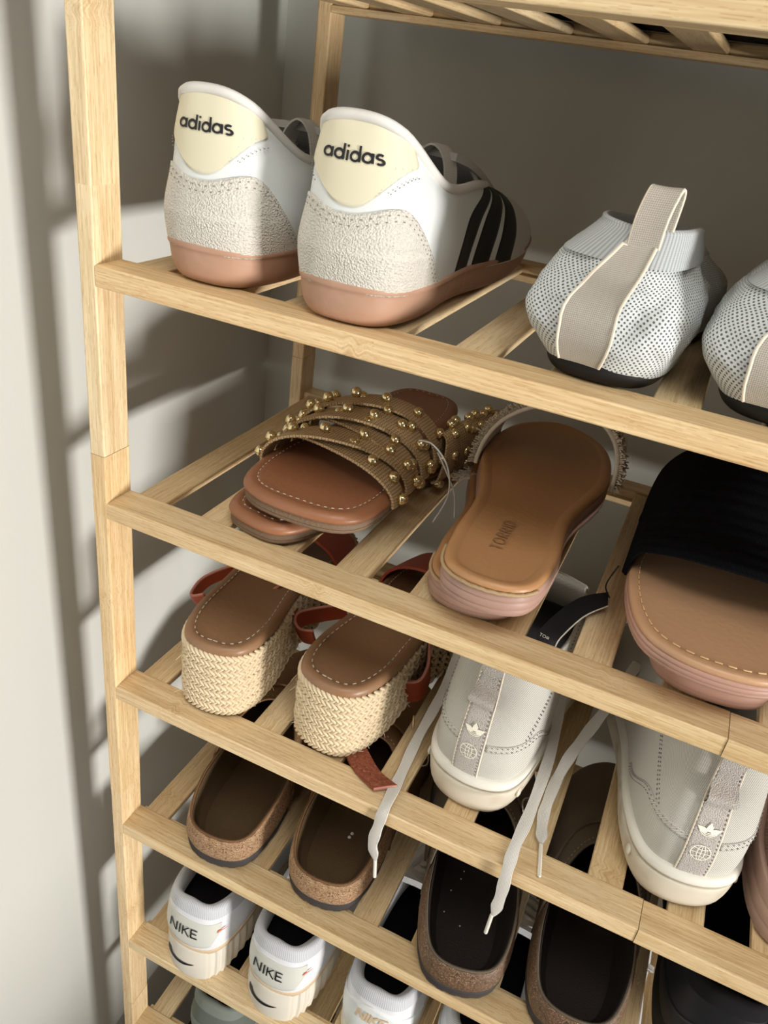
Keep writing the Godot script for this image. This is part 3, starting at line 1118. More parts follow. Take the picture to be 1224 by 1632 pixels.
	for q in lp:
		ea.append(ta + q)
		eb.append(tb + q)
	part(t, "pull_loop", MB.new().strip(smooth(ea, 26), smooth(eb, 26), 0.0015, 6), M.webbing)
	# raised edges of the strap
	for s in 2:
		var src := a if s == 0 else b
		var c := PackedVector3Array()
		for q in src: c.append(q + Vector3(0, 0, 0.0006))
		c.resize(c.size() - 1)
		for q in smooth(ea if s == 0 else eb, 18): c.append(q)
		part(t, "strap_edge", MB.new().tube(c, 0.0008, 6), M.fray)
	return t


# ------------------------------------------------------------------ woven sandals with gold studs
func arch(t: float, xl: float, xr: float, y0: float, h: float, zl: float, zr: float, skew := 0.0) -> Vector3:
	# t from 0 at the left foot of the arch to 1 at the right one
	var a := PI * (1.0 - t)
	var x := (xl + xr) / 2 + (xr - xl) / 2 * cos(a)
	var s := smoothstep(0.12, 0.88, t)
	return Vector3(x + skew * sin(a), y0 + h * pow(sin(a), 0.8), lerpf(zl, zr, s))


func stud_sandal() -> Node3D:
	var t := thing("studded_sandal", "", "sandal", Vector3.ZERO, 0.0, "woven sandals with gold studs")
	# heel at z = 0, toe at z = -L; the toe is broad and square
	var F := [0.0, 0.008, 0.045, 0.105, 0.175, 0.231, 0.244]
	var W := [0.0, 0.024, 0.0335, 0.035, 0.0475, 0.040, 0.0]
	part(t, "outsole", slab(F, W, [[0.0, 0.003], [0.001, 0.001], [0.003, 0.0005], [0.0034, 0.0015], [0.0038, 0.0005], [0.0075, 0.0015]]), M.stack)
	part(t, "footbed", slab(F, W, [[0.0068, 0.003], [0.0075, 0.0005], [0.0095, -0.0008], [0.0120, 0.0002], [0.0138, 0.0028], [0.0142, 0.0055], [0.0134, 0.008], [0.0140, 0.0095]], [], 96, 2, 0.001), M.tan)
	var c := PackedVector3Array()
	var r := inset(ring(F, W, 0.0146), 0.0082)
	for i in 160: c.append(loop_at(r, i / 160.0))
	part(t, "stitching", stitches(MB.new(), c, 0.0026, 0.0016, 0.0003, true), M.thread)
	return t


func stud_bands(t: Node3D, squashed: bool):
	# six woven bands that cross over the instep; squashed ones lie flat under the partner and stand up at one side
	var bands := [[-0.192, -0.171, 0.026, 0.0], [-0.170, -0.189, 0.029, 0.0014], [-0.165, -0.148, 0.032, 0.0], [-0.143, -0.165, 0.034, 0.0016], [-0.142, -0.122, 0.036, 0.0], [-0.118, -0.142, 0.038, 0.0014]]
	var ball := MB.new().ball(Vector3.ZERO, 0.0040, 16).mesh()
	var loop := smooth([Vector3(-0.047, 0.010, 0), Vector3(-0.030, 0.0148, 0), Vector3(0.0, 0.0150, 0), Vector3(0.028, 0.0148, 0), Vector3(0.046, 0.0165, 0), Vector3(0.0495, 0.030, 0), Vector3(0.051, 0.044, 0), Vector3(0.057, 0.042, 0), Vector3(0.058, 0.026, 0), Vector3(0.055, 0.010, 0), Vector3(0.049, 0.005, 0)], 60)
	var k := 0
	for q in bands:
		var path := func(f: float) -> Vector3:
			if not squashed: return arch(f, -0.050, 0.050, 0.006, q[2] + q[3] * 1.6 * sin(f * PI), q[0], q[1])
			var o := line_at(loop, f)
			return Vector3(o.x, o.y + 0.0003 * k * (1.0 if f < 0.45 else 4.0), lerpf(q[0], q[1], smoothstep(0.12, 0.88, f)) - 0.024)
		var a := PackedVector3Array()
		var b := PackedVector3Array()
		for i in 41:
			var f := i / 40.0
			var hw := 0.0128 - 0.0062 * pow(absf(2 * f - 1), 1.5)
			var p: Vector3 = path.call(f)
			var wav := 0.0 if squashed else 0.0006 * sin(f * 9.0 + k)
			a.append(p + Vector3(0, wav - 0.0008, hw))
			b.append(p + Vector3(0, wav + 0.0008, -hw))
		var band := part(t, "woven_band", MB.new().strip(a, b, 0.0019, 6), M.raffia)
		for i in (5 if squashed else 8):
			var f := 0.05 + 0.128 * i + 0.02 * sin(k * 2.1 + i)
			if squashed: f = 0.52 + 0.10 * i + 0.01 * sin(k * 2.1 + i)
			var p: Vector3 = path.call(f)
			var out := Vector3(p.x, 0.032 * (p.y - 0.002) / 0.03, 0).normalized()
			if squashed: out = (p - Vector3(0.057, 0.026, p.z)).normalized()
			var o := part(band, "stud", ball, M.gold)
			o.position = p + out * 0.0041 + Vector3(0, 0, 0.0022 * sin(i * 2.4 + k))
		k += 1


# ------------------------------------------------------------------ tan slides with a frayed white strap
func slide_sandal() -> Node3D:
	var t := thing("slide_sandal", "", "sandal", Vector3.ZERO, 0.0, "tan slides with frayed white straps")
	var F := [0.0, 0.010, 0.045, 0.100, 0.168, 0.228, 0.255]
	var W := [0.0, 0.0245, 0.0315, 0.0315, 0.0455, 0.036, 0.0]
	var C := [0, 0, 0, -0.002, -0.004, -0.006, -0.008]
	part(t, "sole", slab(F, W, [[0.0, 0.003], [0.001, 0.001], [0.0045, 0.0], [0.0050, 0.0012], [0.0055, 0.0], [0.0095, 0.0], [0.0100, 0.0012], [0.0105, 0.0], [0.0145, 0.0006], [0.0152, 0.0025]], C, 96, 1), M.pink_sole)
	part(t, "footbed", slab(F, W, [[0.0140, 0.003], [0.0150, 0.0012], [0.0176, 0.0006], [0.0196, 0.0022], [0.0200, 0.0045], [0.0194, 0.0068], [0.0186, 0.0085]], C, 96, 2, 0.0012), M.tan_slide)
	# worn edge of the lining where it is glued down
	var e := PackedVector3Array()
	var r := inset(ring(F, W, 0.0156, C), -0.0002)
	var f := FastNoiseLite.new()
	f.frequency = 90.0
	for i in 61: e.append(loop_at(r, 0.86 + 0.24 * i / 60.0) + Vector3(0, 0.0007 * f.get_noise_2d(i * 3.1, 0), 0))
	part(t, "glued_edge", MB.new().tube(e, 0.0011, 6), M.thread_tan)
	var lt := MB.new()
	strokes(lt, word("TORRID", 0.0074, 1.15), 0.0010, func(p: Vector2) -> Vector3:
		var q := p.rotated(deg_to_rad(90.0))
		return Vector3(-0.004 + q.x, 0.0187, -0.058 - q.y))
	part(t, "stamped_lettering", lt, M.tan_brown)
	return t


func slide_strap(t: Node3D, zf: float, h: float, x0: float, flat: float):
	# the broad strap with a frayed trim along its heel-side edge
	var a := PackedVector3Array()
	var b := PackedVector3Array()
	var mid := PackedVector3Array()
	for i in 37:
		var f := i / 36.0
		var p := arch(f, -0.0475 + x0, 0.0465 + x0, 0.010, h, zf + 0.006, zf - 0.010, flat)
		a.append(p + Vector3(0, 0.002, 0.004 - 0.007 * sin(f * PI)))
		b.append(p + Vector3(0, -0.003, -0.052))
		mid.append(p + Vector3(0, 0.0035, -0.010 - 0.004 * sin(f * PI)))
	var st := part(t, "strap", MB.new().strip(a, b, 0.0022, 8), M.white_strap)
	var m := MB.new()
	var f := FastNoiseLite.new()
	f.frequency = 1.0
	for row in 5:
		for i in 130:
			var g := i / 129.0
			var p := line_at(a, g).lerp(line_at(b, g), 0.02 + 0.075 * row)
			var o := Vector3(p.x - x0, p.y * 0.9, 0).normalized()
			var n1 := f.get_noise_2d(i * 7.3, row * 11.0)
			var n2 := f.get_noise_2d(i * 5.1 + 90, row * 17.0)
			m.tube(PackedVector3Array([p, p + o * 0.003 + Vector3(n1 * 0.002, 0, 0.0015), p + o * (0.0048 + 0.002 * n2) + Vector3(n1 * 0.004, n2 * 0.003, 0.005 + 0.002 * n2)]), 0.0006, 4)
	var fr := part(st, "frayed_trim", m, M.fray)
	fr.set_meta("kind", "stuff")
	part(st, "edge_braid", MB.new().tube(a, 0.0016, 6), M.fray)


# ------------------------------------------------------------------ black corduroy sandals
func cord_sandal() -> Node3D:
	var t := thing("corduroy_sandal", "", "sandal", Vector3.ZERO, 0.0, "tan sandals with black corduroy straps")
	var F := [0.0, 0.009, 0.045, 0.100, 0.172, 0.232, 0.248]
	var W := [0.0, 0.0275, 0.0365, 0.037, 0.051, 0.0375, 0.0]
	var y := func(v: float, g := 0.0) -> Array:      # thick at the heel, thin at the toe
		var o := []
		for k in 7: o.append(v * lerpf(1.0, 0.58, smoothstep(0.1, 0.9, F[k] / 0.248)) + g)
		return o
	part(t, "sole", slab(F, W, [[0.0, 0.004], [y.call(0.0012), 0.0012], [y.call(0.0048), 0.0004], [y.call(0.0053), 0.0014], [y.call(0.0058), 0.0003], [y.call(0.0102), 0.0], [y.call(0.0107), 0.0012], [y.call(0.0112), 0.0], [y.call(0.0150), 0.0003], [y.call(0.0155), 0.0025]], [], 96, 1), M.rose_sole)
	part(t, "footbed", slab(F, W, [[y.call(0.0148), 0.003], [y.call(0.0155), 0.0006], [y.call(0.0155, 0.0025), 0.0004], [y.call(0.0155, 0.0037), 0.0016], [y.call(0.0155, 0.0042), 0.0035], [y.call(0.0155, 0.0039), 0.006]], [], 96, 2, 0.0015), M.tan_light)
	var c := PackedVector3Array()
	var r := inset(ring(F, W, y.call(0.0155, 0.0046)), 0.0055)
	for i in 220: c.append(loop_at(r, i / 220.0))
	part(t, "stitching", stitches(MB.new(), c, 0.0042, 0.0014, 0.0005, true), M.thread_gold)
	return t


func cord_strap(t: Node3D, crown: float, flat: bool):
	# broad ribbed strap over the forefoot; toe towards -z
	var p := PackedVector3Array()
	var q := PackedVector3Array()
	var na := 44
	var nb := 78
	for j in nb + 1:
		var b := float(j) / nb            # 0 at the toe edge, 1 at the heel edge
		for i in na + 1:
			var f := float(i) / na
			var a := PI * (1.0 - f)
			var bow := sin(a)
			var h := crown * lerpf(0.50, 1.0, smoothstep(0.0, 1.0, b))
			var zz := lerpf(-0.178, -0.098, b) - 0.026 * bow * (1.0 - b) - 0.002 * bow * b
			var o := Vector3(cos(a) * lerpf(0.0525, 0.050, b), 0.008 + (0.0095 if flat else 0.006) * minf(bow * 3.0, 1.0) + h * pow(bow, 0.62), zz)
			var up := Vector3(cos(a), 0.9 * bow + 0.05, 0).normalized()
			var edge := smoothstep(0.0, 0.03, b) * smoothstep(0.0, 0.03, 1.0 - b)
			p.append(o + up * (0.0012 * edge + 0.0009 * edge * absf(sin(b * PI * 12.0))))
			q.append(o - up * 0.0012)
	var m := MB.new()
	var pr := PackedVector3Array()
	for j in nb + 1:
		for i in na + 1: pr.append(p[(nb - j) * (na + 1) + i])
	m.grid(pr, na)
	m.grid(q, na)
	for e in 2:
		var s := PackedVector3Array()
		for k in 2:
			for i in na + 1: s.append((p if k == e else q)[(nb if e else 0) * (na + 1) + i])
		m.grid(s, na)
	part(t, "strap", m, M.corduroy)


# ------------------------------------------------------------------ espadrille platforms
func espadrille() -> Node3D:
	var t := thing("espadrille", "", "sandal", Vector3.ZERO, 0.0, "platform espadrilles with rust red straps")
	var F := [0.0, 0.009, 0.042, 0.100, 0.170, 0.226, 0.245]
	var W := [0.0, 0.0235, 0.0325, 0.031, 0.042, 0.034, 0.0]
	var lift := func(v: float, g: float) -> Array:      # the platform slopes down to the toe
		var o := []
		for k in 7: o.append(v * lerpf(1.0, 0.62, smoothstep(0.3, 1.0, F[k] / 0.245)) + g)
		return o
	part(t, "outsole", slab(F, W, [[0.0, 0.004], [0.001, 0.0015], [0.0035, 0.001], [0.004, 0.003]]), M.outsole)
	part(t, "platform", slab(F, W, [[0.003, 0.003], [0.006, 0.002], [lift.call(0.052, 0.001), 0.002], [lift.call(0.055, 0.001), 0.005]]), M.jute_core)
	# rows of plaited jute round the platform
	var rows := 8
	for k in rows:
		var m := MB.new()
		var rr := ring(F, W, lift.call(0.0528 * (k + 0.5) / rows, 0.0034))
		var tone := k
		var n := 76
		for i in n:
			for s in 2:
				var u := (i + 0.5 * s) / n
				if u > 0.30 and u < 0.70 and (i % 1) == 1: continue
				var a := loop_at(rr, u - 0.004)
				var b := loop_at(rr, u + 0.004)
				var tg := (b - a).normalized()
				var out := Vector3(-tg.z, 0, tg.x).normalized()
				var mid := (a + b) / 2 - out * 0.0006
				mid.y += 0.00142 if s == 0 else -0.00142
				mid += out * (0.0004 * sin(i * 12.9 + k * 4.1 + s))
				var ax := (tg + Vector3.UP * (-0.85 if s == 0 else 0.85)).normalized()
				var side := ax.cross(out).normalized()
				var hl := 0.0044
				var pts := PackedVector3Array()
				for j in 5:
					var g := j / 4.0 * 2.0 - 1.0
					var rad := sqrt(maxf(0.0, 1.0 - g * g * 0.9))
					for w in 7:
						var an := TAU * w / 6.0
						pts.append(mid + ax * (g * hl) + side * (cos(an) * 0.00155 * rad) + out * (sin(an) * 0.0025 * rad))
				m.grid(pts, 6, true)
		part(t, "jute_braid", m, M.jute)
	# loose fibres
	var fz := MB.new()
	var g := RandomNumberGenerator.new()
	g.seed = 31
	for i in 46:
		var u := g.randf_range(-0.2, 0.25)
		var o := loop_at(ring(F, W, g.randf_range(0.006, 0.05)), u)
		var d := Vector3(o.x, 0, o.z + 0.06).normalized()
		fz.tube(smooth([o, o + d * 0.003 + Vector3(0, g.randf_range(-0.002, 0.002), 0), o + d * g.randf_range(0.003, 0.006) + Vector3(g.randf_range(-0.005, 0.005), g.randf_range(-0.006, 0.002), 0)], 6), 0.00016, 4)
	var fo := part(t, "jute_fibres", fz, M.jute)
	fo.set_meta("kind", "stuff")
	var top := func(v: float) -> Array: return lift.call(0.0552, v)
	part(t, "footbed", slab(F, W, [[top.call(0.0), 0.004], [top.call(0.0004), 0.0012], [top.call(0.0034), 0.0002], [top.call(0.0066), 0.0016], [top.call(0.0078), 0.0042], [top.call(0.0078), 0.0065], [top.call(0.0068), 0.0085]], [], 96, 2, 0.0022), M.tan_brown)
	var c := PackedVector3Array()
	var r := inset(ring(F, W, top.call(0.0078)), 0.0076)
	for i in 200: c.append(loop_at(r, i / 200.0))
	part(t, "stitching", stitches(MB.new(), c, 0.0034, 0.0016, 0.00042, true), M.thread)
	# closed toe band, hidden under the shelf above but part of the sandal
	var a := PackedVector3Array()
	var b := PackedVector3Array()
	for i in 21:
		var f := i / 20.0
		a.append(arch(f, -0.044, 0.044, 0.036, 0.040, -0.150, -0.150))
		b.append(arch(f, -0.041, 0.041, 0.034, 0.028, -0.205, -0.205))
	part(t, "toe_band", MB.new().strip(a, b, 0.0022, 6), M.red_strap)
	return t


func leather_loop(t: Node3D, called: String, pts: Array, drop: Vector3, w: Transform3D):
	# a strap seen edge-on; pts are places in the room
	var iv := w.affine_inverse()
	var l := []
	for q: Vector3 in pts: l.append(iv * (q + Vector3(0, Y0, 0)))
	var a := smooth(l, 36)
	var b := PackedVector3Array()
	for q in a: b.append(q + iv.basis * drop)
	var o := part(t, called, MB.new().strip(a, b, 0.0021, 4), M.red_strap)
	part(o, "cut_edge", MB.new().tube(a, 0.00125, 6), M.pink_edge)


# ------------------------------------------------------------------ white canvas high sneakers
func leaf(mb: MB, len: float, wide: float, ang: float, at: Vector2, to_space: Callable):
	var p := PackedVector3Array()
	for j in 7:
		var f := j / 6.0
		var w := wide * 0.5 * sin(PI * lerpf(0.16, 1.0, pow(f, 0.8)))
		for i in 3: p.append(to_space.call(at + Vector2((i - 1) * w, f * len).rotated(-ang)))
	mb.grid(p, 2)


func canvas_sneaker() -> Node3D:
	var t := thing("canvas_sneaker", "", "sneaker", Vector3.ZERO, 0.0, "white canvas high sneakers")
	var F := [0.0, 0.011, 0.048, 0.108, 0.178, 0.240, 0.264]
	var W := [0.0, 0.0275, 0.037, 0.0365, 0.0445, 0.036, 0.0]
	part(t, "sole", slab(F, W, [[0.0, 0.0075], [0.0012, 0.0052], [0.007, 0.0022], [0.016, 0.0004], [0.0232, 0.0], [0.0242, 0.0020], [0.0246, 0.005]], [], 96), M.white_rubber)
	part(t, "foxing_band", slab(F, W, [[0.0240, 0.005], [0.0252, 0.0026], [0.0266, 0.0020], [0.0272, -0.0004], [0.0300, -0.0010], [0.0335, 0.0002], [0.0347, 0.0034]], [], 96), M.white_edge)
	var sh := Shell.new()
	sh.rings = [
		ring([0.0035, 0.013, 0.049, 0.108, 0.178, 0.238, 0.260], [0, 0.0255, 0.0345, 0.034, 0.0418, 0.0325, 0], 0.032),
		ring([0.0022, 0.012, 0.049, 0.107, 0.176, 0.234, 0.254], [0, 0.0262, 0.0352, 0.0335, 0.040, 0.030, 0], [0.050, 0.050, 0.050, 0.049, 0.047, 0.043, 0.041]),
		ring([0.0055, 0.014, 0.050, 0.106, 0.170, 0.222, 0.236], [0, 0.0255, 0.0345, 0.0325, 0.036, 0.023, 0], [0.072, 0.072, 0.072, 0.072, 0.063, 0.052, 0.049]),
		ring([0.011, 0.018, 0.050, 0.103, 0.155, 0.198, 0.209], [0, 0.0235, 0.0325, 0.0315, 0.027, 0.015, 0], [0.096, 0.096, 0.097, 0.098, 0.080, 0.061, 0.056]),
		ring([0.0135, 0.020, 0.048, 0.094, 0.138, 0.176, 0.184], [0, 0.021, 0.0315, 0.031, 0.021, 0.010, 0], [0.124, 0.125, 0.126, 0.122, 0.096, 0.071, 0.066]),
	]
	part(t, "upper", shell(MB.new(), sh, 120, 30), M.canvas)
	var li := MB.new()
	upper_set(li, sh, 0.004)
	part(t, "lining", li, M.lining)
	# suede strip up the heel, doubled at the pull tab
	var m := MB.new()
	patch(m, sh, func(a: float, b: float) -> Vector2: return Vector2((a - 0.5) * (0.052 - 0.002 * b) - 0.006, lerpf(0.0, 0.99, b)), 8, 40, 0.0016)
	var st := part(t, "heel_strip", m, M.suede_grey)
	m = MB.new()
	var p := PackedVector3Array()
	for j in 21:
		var b := j / 20.0
		for i in 9:
			var a := i / 8.0
			var u := (a - 0.5) * 0.0505 - 0.006
			var v := lerpf(0.66, 0.99, b)
			var lift := 0.0022 + 0.0055 * exp(-pow((b - 0.2) / 0.16, 2.0)) + 0.001 * sin(b * 9.0)
			if j == 0: lift = 0.0012
			p.append(sh.at(u, v) + sh.nrm(u, v) * lift)
	m.grid(p, 8)
	part(t, "pull_tab", m, M.suede_grey)
	# frayed edges and stitches of the strip
	var sm := MB.new()
	for s in [-1, 1]:
		var c := PackedVector3Array()
		var d := PackedVector3Array()
		for i in 31:
			var v := 0.01 + 0.97 * i / 30.0
			var u: float = s * (0.0258 - 0.001 * v) - 0.006
			c.append(sh.at(u, v) + sh.nrm(u, v) * 0.0012)
			d.append(sh.at(u - s * 0.0025, v) + sh.nrm(u - s * 0.0025, v) * 0.0018)
		part(st, "raw_edge", MB.new().tube(c, 0.0007, 5), M.fray)
		stitches(sm, d, 0.0016, 0.0010, 0.0003)
	# seams of the quarters: a folded band with two rows of stitches on each side
	for s in [-1, 1]:
		var f := func(a: float, b: float) -> Vector2:
			var u := lerpf(0.024, 0.205, a)
			return Vector2(s * u, 0.365 + 0.05 * sin(a * PI * 0.8) - 0.26 * smoothstep(0.55, 1.0, a) + (b - 0.5) * 0.055)
		m = MB.new()
		patch(m, sh, f, 40, 4, 0.0007)
		part(t, "seam_band", m, M.canvas)
		for row in 2:
			var c := PackedVector3Array()
			for i in 80:
				var q: Vector2 = f.call(i / 79.0, 0.2 + 0.6 * row)
				c.append(sh.at(q.x, q.y) + sh.nrm(q.x, q.y) * 0.0011)
			stitches(sm, c, 0.0013, 0.0011, 0.0003)
		for row in 2:
			var c := PackedVector3Array()
			for i in 60:
				var a := i / 59.0
				var u: float = s * (lerpf(0.095, 0.235, a) + 0.008 * row)
				c.append(sh.at(u, lerpf(0.42, 1.0, pow(a, 0.75))) + sh.nrm(u, lerpf(0.42, 1.0, pow(a, 0.75))) * 0.0004)
			stitches(sm, c, 0.0014, 0.0010, 0.0003)
	part(t, "stitching", sm, M.thread_grey)
	# the printed emblem and the wire globe under it
	var sp := on_shell(sh, -0.006, 0.47, 0.0022)
	m = MB.new()
	leaf(m, 0.0062, 0.0037, 0.0, Vector2(0, 0.0004), sp)
	leaf(m, 0.0064, 0.0036, 1.05, Vector2(0.0012, -0.0002), sp)
	leaf(m, 0.0064, 0.0036, -1.05, Vector2(-0.0012, -0.0002), sp)
	var bars := []
	for k in 3: bars.append(arc(0, 0.0105, 0.0075 + 0.0002 * k, 0.0112 + 0.0011 * k, 232, 308, 12))
	strokes(m, bars, 0.0005, sp)
	part(st, "leaf_emblem", m, M.emblem)
	sp = on_shell(sh, -0.006, 0.30, 0.0022)
	m = MB.new()
	var gl := [arc(0, 0, 0.0054, 0.0054, 0, 360, 28), arc(0, 0, 0.0021, 0.0054, 0, 360, 24), PackedVector2Array([Vector2(0, -0.0054), Vector2(0, 0.0054)]), PackedVector2Array([Vector2(-0.0054, 0), Vector2(0.0054, 0)])]
	for k in [-1, 1]:
		gl.append(arc(0, k * 0.0078, 0.0074, 0.0054, (230 if k > 0 else 50), (310 if k > 0 else 130), 12))
	strokes(m, gl, 0.00042, sp)
	part(st, "globe_emblem", m, M.emblem)
	# moulded mark on the side of the sole
	for s in [-1, 1]:
		var q := loop_at(ring(F, W, 0.0185), s * 0.115)
		var o := part(t, "moulded_mark", MB.new().ball(Vector3.ZERO, 0.0038, 14), M.white_rubber)
		o.position = q
		o.scale = Vector3(0.45, 1, 1)
	# tongue and crossed laces towards the toe
	var tl := smooth([Vector3(-0.018, 0.060, -0.196), Vector3(-0.024, 0.080, -0.162), Vector3(-0.027, 0.106, -0.128), Vector3(-0.026, 0.138, -0.104)], 16)
	var tr := PackedVector3Array()
	for q in tl: tr.append(Vector3(-q.x, q.y, q.z))
	part(t, "tongue", MB.new().strip(tl, tr, 0.004), M.canvas)
	for k in 7:
		for s in [-1, 1]:
			var g := k / 6.0
			var z := -0.196 + 0.075 * g
			var y := 0.064 + 0.062 * pow(g, 1.25)
			var w := 0.018 + 0.009 * g
			var a := smooth([Vector3(-s * w, y, z), Vector3(-s * w * 0.4, y + 0.006, z + 0.003), Vector3(s * w * 0.4, y + 0.009, z + 0.008), Vector3(s * w, y + 0.008, z + 0.011)], 12)
			var b := PackedVector3Array()
			for q in a: b.append(q + Vector3(0, 0.0045, 0.0055))
			part(t, "lace", MB.new().strip(a, b, 0.0014, 3), M.lace)
	return t


func loose_lace(t: Node3D, pts: Array, tip: Array, across: Vector3):
	# a flat lace hanging over the rail; pts and tip are places in the room
	var iv := t.transform.affine_inverse()
	var l := []
	for q: Vector3 in pts: l.append(iv * (q + Vector3(0, Y0, 0)))
	var c := smooth(l, 60)
	var a := PackedVector3Array()
	var b := PackedVector3Array()
	var ac := (iv.basis * across).normalized()
	var k := c.size()
	for i in k:
		var tg := (c[mini(i + 1, k - 1)] - c[maxi(i - 1, 0)]).normalized()
		var s := (ac - tg * ac.dot(tg)).normalized()
		var w := 0.0037 + 0.0003 * sin(i * 0.7)
		if i > k - 6: w *= lerpf(0.3, 1.0, (k - 1 - i) / 5.0)
		a.append(c[i] - s * w)
		b.append(c[i] + s * w)
	var o := part(t, "loose_lace", MB.new().strip(a, b, 0.0015, 6), M.lace)
	var e := PackedVector3Array()
	for q: Vector3 in tip: e.append(iv * (q + Vector3(0, Y0, 0)))
	e.insert(0, c[-1])
	part(o, "aglet", MB.new().tube(e, 0.0013, 8), M.white_edge)


# ------------------------------------------------------------------ cork clogs
func clog(called: String, group: String, cork: Material, bed: Material, up: Material) -> Node3D:
	var t := thing(called, "", "clog", Vector3.ZERO, 0.0, group)
	var F := [0.0, 0.010, 0.046, 0.105, 0.172, 0.228, 0.252]
	var W := [0.0, 0.0265, 0.0365, 0.0365, 0.0445, 0.038, 0.0]
	# toothed outsole
	var so := Shell.new()
	for k in [[0.0, 0.0045], [0.0015, 0.0015], [0.0085, 0.0], [0.0105, 0.001]]: so.rings.append(inset(ring(F, W, k[0]), k[1]))
	so.warp = func(p: Vector3, u: float, v: float) -> Vector3:
		return p + Vector3(0, 0.0010 * (1.0 - v) * (1.0 if sin(u * TAU * 34) > 0.2 else 0.0), 0)
	var m := MB.new()
	shell(m, so, 240, 6)
	cap(m, so.rings[0], false, 36)
	cap(m, so.rings[-1], true, 36)
	part(t, "outsole", m, M.clog_sole)
	var rim := [0.0315, 0.0325, 0.041, 0.041, 0.034, 0.024, 0.022]
	var sh := Shell.new()
	sh.rings = [
		inset(ring(F, W, 0.0095), 0.0012),
		inset(ring(F, W, [0.018, 0.018, 0.021, 0.021, 0.019, 0.016, 0.016]), -0.0012),
		inset(ring(F, W, [0.026, 0.027, 0.033, 0.033, 0.028, 0.020, 0.019]), -0.0004),
		inset(ring(F, W, rim), 0.0014),
		inset(ring(F, W, rim), 0.0024),
	]
	part(t, "cork_sole", shell(MB.new(), sh, 110, 16), cork)
	var inn := Shell.new()
	var hi := []
	for k in 7: hi.append(rim[k] + 0.0014)
	inn.rings = [inset(ring(F, W, rim), 0.0032), inset(ring(F, W, hi), 0.0038), inset(ring(F, W, rim), 0.0050), inset(ring(F, W, [0.022, 0.022, 0.028, 0.029, 0.025, 0.02, 0.019]), 0.008), inset(ring(F, W, 0.0165), 0.0135)]
	m = MB.new()
	shell(m, inn, 110, 24)
	cap(m, inn.rings[-1], true, 36)
	part(t, "footbed", m, bed)
	var ed := PackedVector3Array()
	var er := inset(ring(F, W, hi), 0.0026)
	for i in 100: ed.append(loop_at(er, i / 100.0))
	part(t, "rim_binding", MB.new().tube(ed, 0.0011, 6, true), M.clog_upper if cork == M.cork else M.dark_upper)
	# the closed upper over the forefoot
	var wf := func(f: float) -> float: return lerpf(0.037, 0.0455, smoothstep(0.09, 0.175, f)) if f < 0.178 else 0.0455 * sqrt(maxf(0.0, 1.0 - pow((f - 0.178) / 0.0765, 2.2)))
	var dome := func(a: float, b: float) -> Vector3:
		var an := PI * (1.0 - a)
		var back := 0.118 - 0.050 * pow(absf(cos(an)), 2.5)
		var f := lerpf(back, 0.2545, b)
		var w: float = wf.call(f)
		var hgt := lerpf(0.062, 0.030, smoothstep(0.10, 0.24, f)) * sqrt(clampf(w / 0.040, 0.0, 1.0))
		return Vector3(cos(an) * (w + 0.0008), 0.012 + 0.010 * minf(1.0, sin(an) * 4) + hgt * pow(maxf(sin(an), 0.0), 0.72), -f)
	m = MB.new()
	var p := PackedVector3Array()
	for j in 41:
		for i in 41: p.append(dome.call(i / 40.0, j / 40.0))
	m.grid(p, 40)
	var ins := PackedVector3Array()
	for j in 41:
		for i in 41:
			var q: Vector3 = dome.call(1.0 - i / 40.0, j / 40.0)
			ins.append(Vector3(q.x * 0.955, q.y - 0.0016, q.z + 0.0008))
	m.grid(ins, 40)
	var upper := part(t, "upper", m, up)
	var e := PackedVector3Array()
	for i in 41: e.append(dome.call(i / 40.0, 0.0) + Vector3(0, -0.0006, 0))
	part(upper, "upper_edge", MB.new().tube(e, 0.0011, 6), up)
	var sm := MB.new()
	var c := PackedVector3Array()
	for i in 81: c.append(dome.call(i / 80.0, 0.03) + Vector3(0, 0.0003, 0.0))
	part(t, "stitching", stitches(sm, c, 0.002, 0.0012, 0.0003), M.thread_tan)
	# instep strap and buckle
	var a := PackedVector3Array()
	var b := PackedVector3Array()
	for i in 31:
		var f := i / 30.0
		var q: Vector3 = dome.call(f, 0.16)
		var r: Vector3 = dome.call(f, 0.34)
		var o := Vector3(q.x, q.y * 0.8, 0).normalized() * 0.0018
		a.append(q + o)
		b.append(r + o)
	var strap := part(t, "strap", MB.new().strip(b, a, 0.0022, 6), up)
	var bk := MB.new()
	var at: Vector3 = (a[24] + b[24]) / 2
	var nn := Vector3(at.x, at.y * 0.7, 0).normalized()
	var al := (a[25] - a[23]).normalized()
	var cr := nn.cross(al).normalized()
	var fr := PackedVector3Array()
	for k in 24:
		var an := TAU * k / 24.0
		var cx := signf(cos(an)) * pow(absf(cos(an)), 0.5)
		var cy := signf(sin(an)) * pow(absf(sin(an)), 0.5)
		fr.append(at + nn * 0.0028 + al * (0.0105 * cx) + cr * (0.0125 * cy))
	bk.tube(fr, 0.0012, 8, true)
	bk.tube(PackedVector3Array([at + nn * 0.0032 - al * 0.0105, at + nn * 0.0036 + al * 0.0105]), 0.0009, 6)
	part(strap, "buckle", bk, M.silver)
	return t


# ------------------------------------------------------------------ white trainers
func ribbed(sh: Shell, amp: float, cnt: float, u_min: float):
	sh.warp = func(p: Vector3, u: float, v: float) -> Vector3:
		var uu := absf(u if u < 0.5 else u - 1.0)
		var on := smoothstep(u_min, u_min + 0.012, uu) * smoothstep(0.05, 0.15, v) * smoothstep(0.05, 0.2, 0.86 - v)
		return p - Vector3(p.x, 0, p.z + 0.05).normalized() * (amp * on * (0.5 + 0.5 * sin(uu * TAU * cnt)))


